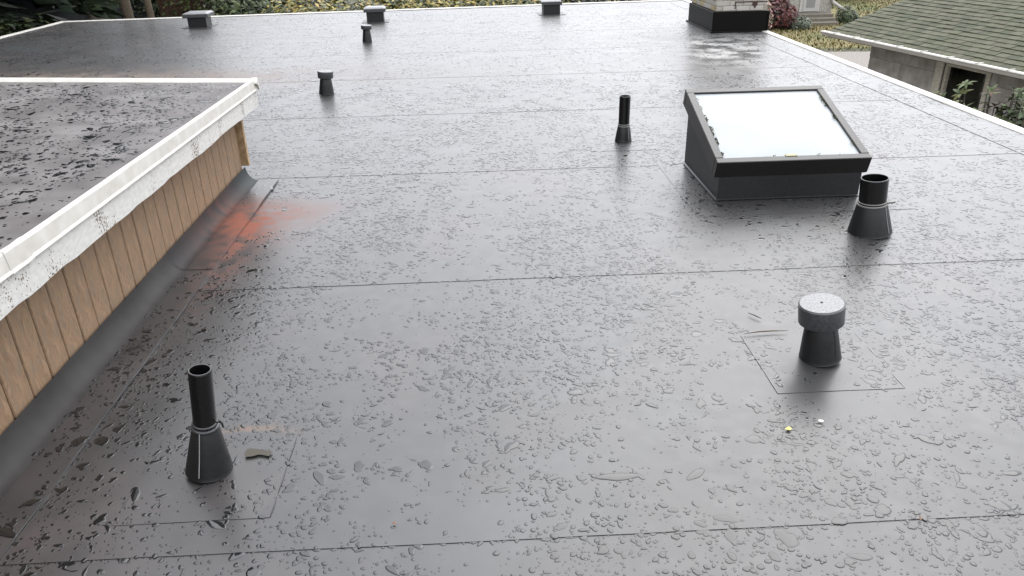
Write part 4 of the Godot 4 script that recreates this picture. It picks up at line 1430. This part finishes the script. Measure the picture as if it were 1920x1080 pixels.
# ---------------------------------------------------------------- plants
func build_plants() -> void:
	# tall conifers on the left, one grown and copied
	var c0 := thing("conifer_tree", "tall dark conifer behind the roof's far left corner", "tree", Vector3(-14.5, GROUND, -26.0), 0.0, "tall conifers along the left side")
	conifer_parts(c0, 25.0, 5.6, 20000, Color(0.020, 0.030, 0.014), 0.8)
	var spots := [[-13.6, -19.0, 1.08, "tall dark conifer left of the stone pillar"], [-14.6, -12.6, 1.1, "tall dark conifer standing off the roof's left edge"], [-14.2, -6.5, 1.0, "conifer left of the raised roof block"], [-17.5, -21.5, 1.12, "tallest conifer, set back behind the left row"], [-18.5, -9.0, 1.1, "conifer set back behind the row left of the raised roof"], [-14.0, -1.0, 1.0, "nearest conifer on the left side"], [-20.0, -30.0, 1.1, "conifer farthest back on the left"]]
	for s in spots:
		var c := c0.duplicate() as Node3D
		c.name = numbered("conifer_tree")
		add_child(c)
		c.position = Vector3(s[0], GROUND, s[1])
		c.rotation.y = rng.randf() * TAU
		c.scale = Vector3.ONE * s[2]
		c.set_meta("label", s[3])
	# dark shrubs filling the left side
	var dark := [Color(0.025, 0.038, 0.014), Color(0.04, 0.055, 0.02), Color(0.018, 0.026, 0.012), Color(0.05, 0.06, 0.018)]
	var lob := func(w: float, h: float) -> Array:
		var a := []
		for k in 7: a.append([Vector3(rng.randf_range(-w, w), rng.randf_range(h * 0.35, h * 0.75), rng.randf_range(-w, w) * 0.6), h * rng.randf_range(0.28, 0.42)])
		return a
	for s in [[-10.6, -17.8, 1.4, 3.0, "dark green shrub at the left edge of the roof corner"], [-12.2, -15.0, 1.5, 3.2, "dark green shrub along the roof's left edge"], [-9.9, -24.5, 1.2, 3.8, "dark shrub behind the stone pillar"], [-7.3, -23.5, 1.4, 3.9, "dark shrub behind the brown fence"], [-8.6, -24.5, 1.3, 4.2, "dark shrub behind the bare trunks"]]:
		bush("shrub", s[4], "shrub", Vector3(s[0], GROUND, s[1]), 5500, lob.call(s[2], s[3]), 0.085, dark, "dark shrubs beyond the roof")
	bush("shrub", "mid green leafy shrub behind the leftmost box vent", "shrub", Vector3(-6.05, GROUND, -20.6), 6000, lob.call(0.75, 3.5), 0.075, [Color(0.05, 0.075, 0.02), Color(0.035, 0.05, 0.018), Color(0.07, 0.09, 0.025)], "dark shrubs beyond the roof")
	bush("shrub", "nearly black shrub between the green and the yellow ones", "shrub", Vector3(-5.3, GROUND, -22.4), 5000, lob.call(0.8, 3.4), 0.075, [Color(0.012, 0.014, 0.008), Color(0.02, 0.024, 0.012)], "dark shrubs beyond the roof")
	# yellowing hedge shrubs beyond the far edge
	var yel := [Color(0.22, 0.18, 0.025), Color(0.30, 0.23, 0.04), Color(0.13, 0.13, 0.022), Color(0.06, 0.075, 0.016), Color(0.36, 0.27, 0.07), Color(0.035, 0.05, 0.012)]
	for s in [[-3.7, -19.8, 2.85, "yellow leaved shrub left of the middle box vent"], [-1.9, -19.7, 2.8, "yellow leaved shrub right behind the middle box vent"], [-0.2, -19.9, 2.7, "yellow green shrub right of the middle box vent"], [1.2, -20.0, 2.65, "yellow green shrub left of the vent near the chimney"]]:
		bush("yellow_shrub", s[3], "shrub", Vector3(s[0], GROUND, s[1]), 9000, lob.call(0.85, s[2]), 0.07, yel if s[0] < 0.0 else [Color(0.17, 0.145, 0.025), Color(0.07, 0.085, 0.018), Color(0.24, 0.18, 0.035), Color(0.04, 0.055, 0.014)], "yellowing shrubs beyond the far edge")
	for s in [[2.9, -21.5, 3.2, "black green hedge plant behind the vent near the chimney"], [4.6, -21.5, 3.2, "black green hedge plant just left of the chimney"], [6.4, -22.0, 2.3, "dark hedge plant behind the chimney"]]:
		bush("hedge_plant", s[3], "hedge", Vector3(s[0], GROUND, s[1]), 6000, lob.call(1.0, s[2]), 0.075, [Color(0.010, 0.014, 0.008), Color(0.02, 0.028, 0.012), Color(0.03, 0.035, 0.015)], "dark hedge by the chimney")
	for s in [[-4.6, -23.6, "dark shrub in the back row behind the leftmost yellow shrub"], [-2.2, -23.8, "dark shrub in the back row behind the middle yellow shrub"], [0.3, -23.6, "dark shrub in the back row behind the yellow green shrubs"], [2.6, -24.2, "dark shrub in the back row left of the chimney"]]:
		bush("shrub", s[2], "shrub", Vector3(s[0], GROUND, s[1]), 5500, lob.call(1.3, 3.2), 0.09, dark, "dark shrubs beyond the roof")
	# red bush and pink flowers by the house
	bush("red_bush", "dark red leaved bush beside the house steps", "bush", Vector3(12.25, GROUND, -32.2), 3500, [[Vector3(-0.2, 0.6, 0), 0.62], [Vector3(0.35, 0.5, 0.1), 0.5], [Vector3(0.05, 0.9, 0), 0.45]], 0.09, [Color(0.09, 0.018, 0.018), Color(0.06, 0.02, 0.02), Color(0.15, 0.04, 0.03), Color(0.04, 0.035, 0.02)])
	bush("flowering_bush", "bush with pale pink flowers right of the chimney base", "bush", Vector3(11.25, GROUND, -31.2), 2600, [[Vector3(0, 0.5, 0), 0.5], [Vector3(-0.1, 0.95, 0), 0.45]], 0.075, [Color(0.55, 0.38, 0.34), Color(0.10, 0.09, 0.03), Color(0.05, 0.055, 0.02), Color(0.40, 0.22, 0.20)])
	bush("low_bush", "low grey green bush at the foot of the house steps", "bush", Vector3(13.0, GROUND, -32.0), 1600, [[Vector3(0, 0.25, 0), 0.36], [Vector3(0.35, 0.2, 0.1), 0.28]], 0.06, [Color(0.14, 0.16, 0.12), Color(0.08, 0.10, 0.06)])
	bush("low_bush", "small dark bush by the foot of the downspout", "bush", Vector3(15.75, GROUND, -33.4), 1400, [[Vector3(0, 0.3, 0), 0.4], [Vector3(0.35, 0.15, 0), 0.25]], 0.07, [Color(0.04, 0.06, 0.03), Color(0.07, 0.09, 0.03)])
	bush("far_shrub", "dark shrub at the back of the lawn beyond the house", "shrub", Vector3(19.0, GROUND, -43.0), 5000, lob.call(2.0, 2.8), 0.12, dark)
	build_rhododendron()

func build_rhododendron() -> void:
	var t := thing("rhododendron", "large leaved green shrub between the roof edge and garage window", "shrub", Vector3(6.15, GROUND + 0.0, -8.6))
	var green := []
	for c in [Color(0.055, 0.085, 0.025), Color(0.08, 0.11, 0.035), Color(0.04, 0.06, 0.02), Color(0.13, 0.14, 0.05), Color(0.10, 0.05, 0.035)]:
		var m := grain(mat(lin(c.r, c.g, c.b), 0.6, 0.0, 0.3), noise_tex(0.04, 140, Color(0.7, 0.7, 0.7), Color(1, 1, 1)), 8.0)
		m.cull_mode = BaseMaterial3D.CULL_DISABLED
		m.backlight_enabled = true
		m.backlight = Color(0.2, 0.25, 0.08)
		green.append(m)
	var shapes := []
	for k in 3: shapes.append(long_leaf(0.115 + 0.015 * k, 0.021 + 0.003 * k, 0.03 + 0.012 * k))
	var whorls := []
	whorls.append(Vector3(-0.62, 2.46, 0.05))
	whorls.append(Vector3(-0.55, 2.56, 0.0))
	for k in 400:
		if whorls.size() >= 58: break
		var p := Vector3(rng.randf_range(-0.85, 0.75), 0.0, rng.randf_range(-0.45, 0.45))
		var top := 2.36 + 0.07 * sin(p.x * 7.0 + 0.5) + 0.06 * undulate.get_noise_2d(p.x * 5.0, p.z * 5.0) - 0.10 * clampf(-p.x, 0.0, 1.0) - 0.05 * absf(p.z)
		p.y = top - 0.36 * rng.randf() * rng.randf()
		whorls.append(p)
	whorls.sort_custom(func(a, b): return a.y > b.y)
	var st := st_new(false)
	var count := 0
	for w in whorls:
		var axis := (Vector3(w.x * 0.3, 1.0, w.z * 0.3) + rdir() * 0.3).normalized()
		tube(st, [Vector3(w.x * 0.35, 0.5, w.z * 0.35), Vector3(w.x * 0.8, w.y * 0.7, w.z * 0.8), w], [0.02, 0.012, 0.006], 5)
		var n := rng.randi_range(5, 7)
		var kind := rng.randi() % 4 if rng.randf() < 0.88 else 4
		for i in n:
			if count >= 298: break
			var l := part("leaf", shapes[rng.randi() % 3], green[kind if rng.randf() < 0.75 else rng.randi() % 4], t)
			var b := Basis(Quaternion(Vector3.UP, axis)) * Basis(Vector3.UP, TAU * i / n + rng.randf_range(-0.25, 0.25)) * Basis(Vector3.RIGHT, rng.randf_range(-0.05, 0.85))
			l.transform = Transform3D(b * Basis.from_scale(Vector3.ONE * rng.randf_range(0.65, 1.05)), w)
			count += 1
	part("stems", done(st), M.bark, t)
	# leaves lower down, hidden by the roof edge from here
	part("lower_leaves", leaf_mesh(bush_leaves(9000, [[Vector3(-0.45, 1.72, 0), 0.48], [Vector3(0.15, 1.78, 0.05), 0.46], [Vector3(0.65, 1.78, 0), 0.48], [Vector3(-0.4, 1.35, 0), 0.62], [Vector3(0.5, 1.45, 0), 0.68], [Vector3(0, 0.8, 0.1), 0.75], [Vector3(0.9, 1.5, -0.1), 0.5], [Vector3(-0.1, 1.55, -0.2), 0.5]], 0.07, [Color(0.04, 0.06, 0.02), Color(0.06, 0.085, 0.025), Color(0.03, 0.04, 0.015)])), M.leaf, t).set_meta("kind", "stuff")

func long_leaf(len: float, w: float, sag: float) -> ArrayMesh:
	var st := st_new(false)
	var n := 6
	var rows := []
	for i in n + 1:
		var f := float(i) / n
		var ww := w * sin(PI * pow(clampf(f, 0.03, 0.985), 0.8))
		var y := -sag * f * f
		rows.append([Vector3(-ww, y + ww * 0.3, -len * f - 0.01), Vector3(0, y, -len * f - 0.01), Vector3(ww, y + ww * 0.3, -len * f - 0.01)])
	for i in n:
		for k in 2:
			quad(st, rows[i][k], rows[i][k + 1], rows[i + 1][k + 1], rows[i + 1][k], Vector3.UP)
	return done(st)

# ---------------------------------------------------------------- rain
func build_water() -> void:
	var lists := []
	for k in drop_shapes.size(): lists.append([])
	var dens := noise(0.9, 150, 3)
	var clump := noise(4.0, 151, 2)
	var zones := [[-1.60, 3.6, -4.4, -0.75, 70000, 0.0037], [-2.6, 4.32, -8.6, -4.4, 62000, 0.0048], [-7.8, 4.32, -16.2, -8.6, 46000, 0.0062]]
	for zo in zones:
		for i in zo[4]:
			var x := rng.randf_range(zo[0], zo[1])
			var z := rng.randf_range(zo[2], zo[3])
			if x < -1.60 and z > -5.35: continue
			if z < far_z(x) + 0.2: continue
			var d := 0.55 + 0.85 * dens.get_noise_2d(x, z) + 0.75 * clump.get_noise_2d(x, z)
			if x < -1.44 and z > -5.3: d -= 0.25
			var ex := (x + 1.42) / 0.34
			var ez := (z + 4.52) / 0.24
			d -= 1.2 * exp(-ex * ex - ez * ez)
			if rng.randf() > d: continue
			var r: float = zo[5] * exp(rng.randfn() * 0.66)
			r = clampf(r, 0.0012, 0.026)
			var y := roof_h(x, z) + laid_on(x, z) + 0.0002
			if x < -1.45 and z > -5.22: y = 0.0130
			drop_at(lists, x, y, z, r)
	# beads hanging along the near seams
	for s in [-1.68, -3.465]:
		for i in 260:
			var x := rng.randf_range(-1.4, 3.2)
			var r := 0.004 * exp(rng.randfn() * 0.5)
			drop_at(lists, x, roof_h(x, s + 0.002), s + r * 0.6, r)
	scatter_water("rain_drops", lists, "rain drops and small runs of water all over the main roof")
	var up := []
	for k in drop_shapes.size(): up.append([])
	for i in 24000:
		var x := rng.randf_range(-5.0, -1.60)
		var z := rng.randf_range(-5.28, -1.0)
		var d := 0.6 + 0.6 * dens.get_noise_2d(x + 20.0, z) + 0.5 * clump.get_noise_2d(x, z)
		if rng.randf() > d: continue
		var r := clampf(0.0060 * exp(rng.randfn() * 0.60), 0.0025, 0.034)
		drop_at(up, x, raised_h(x, z) + (0.0035 if x > -1.90 else 0.0008), z, r, 0.2)
	scatter_water("raised_roof_drops", up, "flat blots of rain water on the raised roof at left")
	# a few pools large enough to point at
	for p in [[0.405, -1.93, 0.040, 1.5, 0.55, 4, 0.05, "long flat pool of water above the bottom seam, centre of picture"], [0.66, -1.925, 0.026, 1.0, 1.0, 5, 0.7, "egg shaped water pool right of the long flat pool"], [0.85, -1.63, 0.032, 1.0, 1.0, 8, 1.1, "lobed water pool just below the bottom seam at centre right"], [1.42, -1.62, 0.040, 1.4, 0.7, 14, 2.1, "long curved run of water below the bottom seam at right"], [1.18, -1.72, 0.024, 1.0, 1.0, 7, 0.4, "rounded pool touching the bottom seam from above at right"], [1.35, -1.95, 0.024, 1.2, 0.8, 9, 0.9, "pool shaped like a notch below the yellow leaf"], [-0.62, -2.42, 0.020, 1.0, 1.0, 6, 2.0, "dark square blot of water up right of the near pipe"]]:
		var o := solo("water_pool", drop_shapes[p[5]], M.water)
		o.transform = Transform3D(Basis(Vector3.UP, p[6]) * Basis.from_scale(Vector3(p[2] * p[3], 0.0022, p[2] * p[4])), Vector3(p[0], roof_h(p[0], p[1]) + 0.0003, p[1]))
		tag(o, p[7], "puddle", "larger pools on the wet roof")

func build_debris() -> void:
	var leafm := func(c: Color) -> StandardMaterial3D:
		var m := grain(mat(c, 0.5), noise_tex(0.08, 160, Color(0.75, 0.75, 0.7), Color(1, 1, 1)), 20.0)
		m.cull_mode = BaseMaterial3D.CULL_DISABLED
		return m
	var flat_leaf := func(pts: Array, curl: float) -> ArrayMesh:
		var st := st_new(false)
		var c := Vector3(0, curl, 0)
		for i in pts.size():
			var a: Vector2 = pts[i]
			var b: Vector2 = pts[(i + 1) % pts.size()]
			tri(st, c, Vector3(a.x, 0.001 + curl * a.x * 8.0 * a.x, a.y), Vector3(b.x, 0.001 + curl * b.x * 8.0 * b.x, b.y), Vector3.UP)
		return done(st)
	var items := [
		["leaf", "small yellow leaf lying below the near capped vent", "leaf", lin(0.62, 0.60, 0.16), Vector3(1.043, 0.009, -2.131), [Vector2(-0.012, 0.0), Vector2(-0.002, -0.009), Vector2(0.008, -0.013), Vector2(0.013, -0.001), Vector2(0.004, 0.009), Vector2(-0.006, 0.006)], 0.005],
		["petal", "white petal lying right of the yellow leaf", "petal", lin(0.80, 0.80, 0.74), Vector3(1.175, 0.009, -2.168), [Vector2(-0.010, 0.0), Vector2(-0.004, -0.007), Vector2(0.008, -0.005), Vector2(0.010, 0.003), Vector2(0.0, 0.008)], 0.004],
		["brown_leaf", "flat wet brown leaf right of the near pipe's boot", "leaf", lin(0.035, 0.026, 0.012), Vector3(-0.805, 0.0115, -2.125), [Vector2(-0.048, -0.012), Vector2(-0.044, -0.030), Vector2(-0.010, -0.026), Vector2(0.012, -0.016), Vector2(0.034, -0.014), Vector2(0.048, -0.006), Vector2(0.040, 0.018), Vector2(0.024, 0.010), Vector2(0.004, 0.006), Vector2(-0.018, 0.014), Vector2(-0.040, 0.016)], 0.001],
		["seed", "tiny reddish seed husk above the bottom seam", "seed", lin(0.20, 0.07, 0.03), Vector3(-0.306, 0.008, -1.761), [Vector2(-0.007, 0), Vector2(0, -0.005), Vector2(0.007, -0.001), Vector2(0.001, 0.005)], 0.006],
		["seed", "tiny brown seed husk stuck on the bottom seam at right", "seed", lin(0.22, 0.10, 0.05), Vector3(1.27, 0.008, -1.672), [Vector2(-0.006, 0), Vector2(0, -0.005), Vector2(0.006, -0.001), Vector2(0.001, 0.005)], 0.006],
	]
	for d in items:
		var o := solo(d[0], flat_leaf.call(d[5], d[6]), leafm.call(d[3]))
		o.position = d[4]
		tag(o, d[1], d[2])
	var st := st_new(false)
	tube(st, [Vector3(-0.022, 0.004, -0.030), Vector3(-0.004, 0.006, -0.004), Vector3(0.006, 0.005, 0.010), Vector3(0.020, 0.003, 0.026)], [0.0015, 0.003, 0.0028, 0.0012], 6)
	var tw := solo("twig", done(st), mat(lin(0.02, 0.017, 0.014), 0.5))
	tw.position = Vector3(1.205, 0.008, -2.955)
	tag(tw, "short dark twig left of the near capped vent's cap", "twig")
	st = st_new(false)
	tube(st, [Vector3(-0.10, 0.004, 0.010), Vector3(-0.03, 0.005, -0.002), Vector3(0.03, 0.004, -0.006), Vector3(0.10, 0.003, -0.004)], [0.001, 0.0028, 0.0028, 0.001], 6)
	var tw2 := solo("twig", done(st), mat(lin(0.08, 0.05, 0.025), 0.6))
	tw2.position = Vector3(1.20, 0.010, -2.806)
	tag(tw2, "thin brown twig along the top edge of the near vent's patch", "twig")
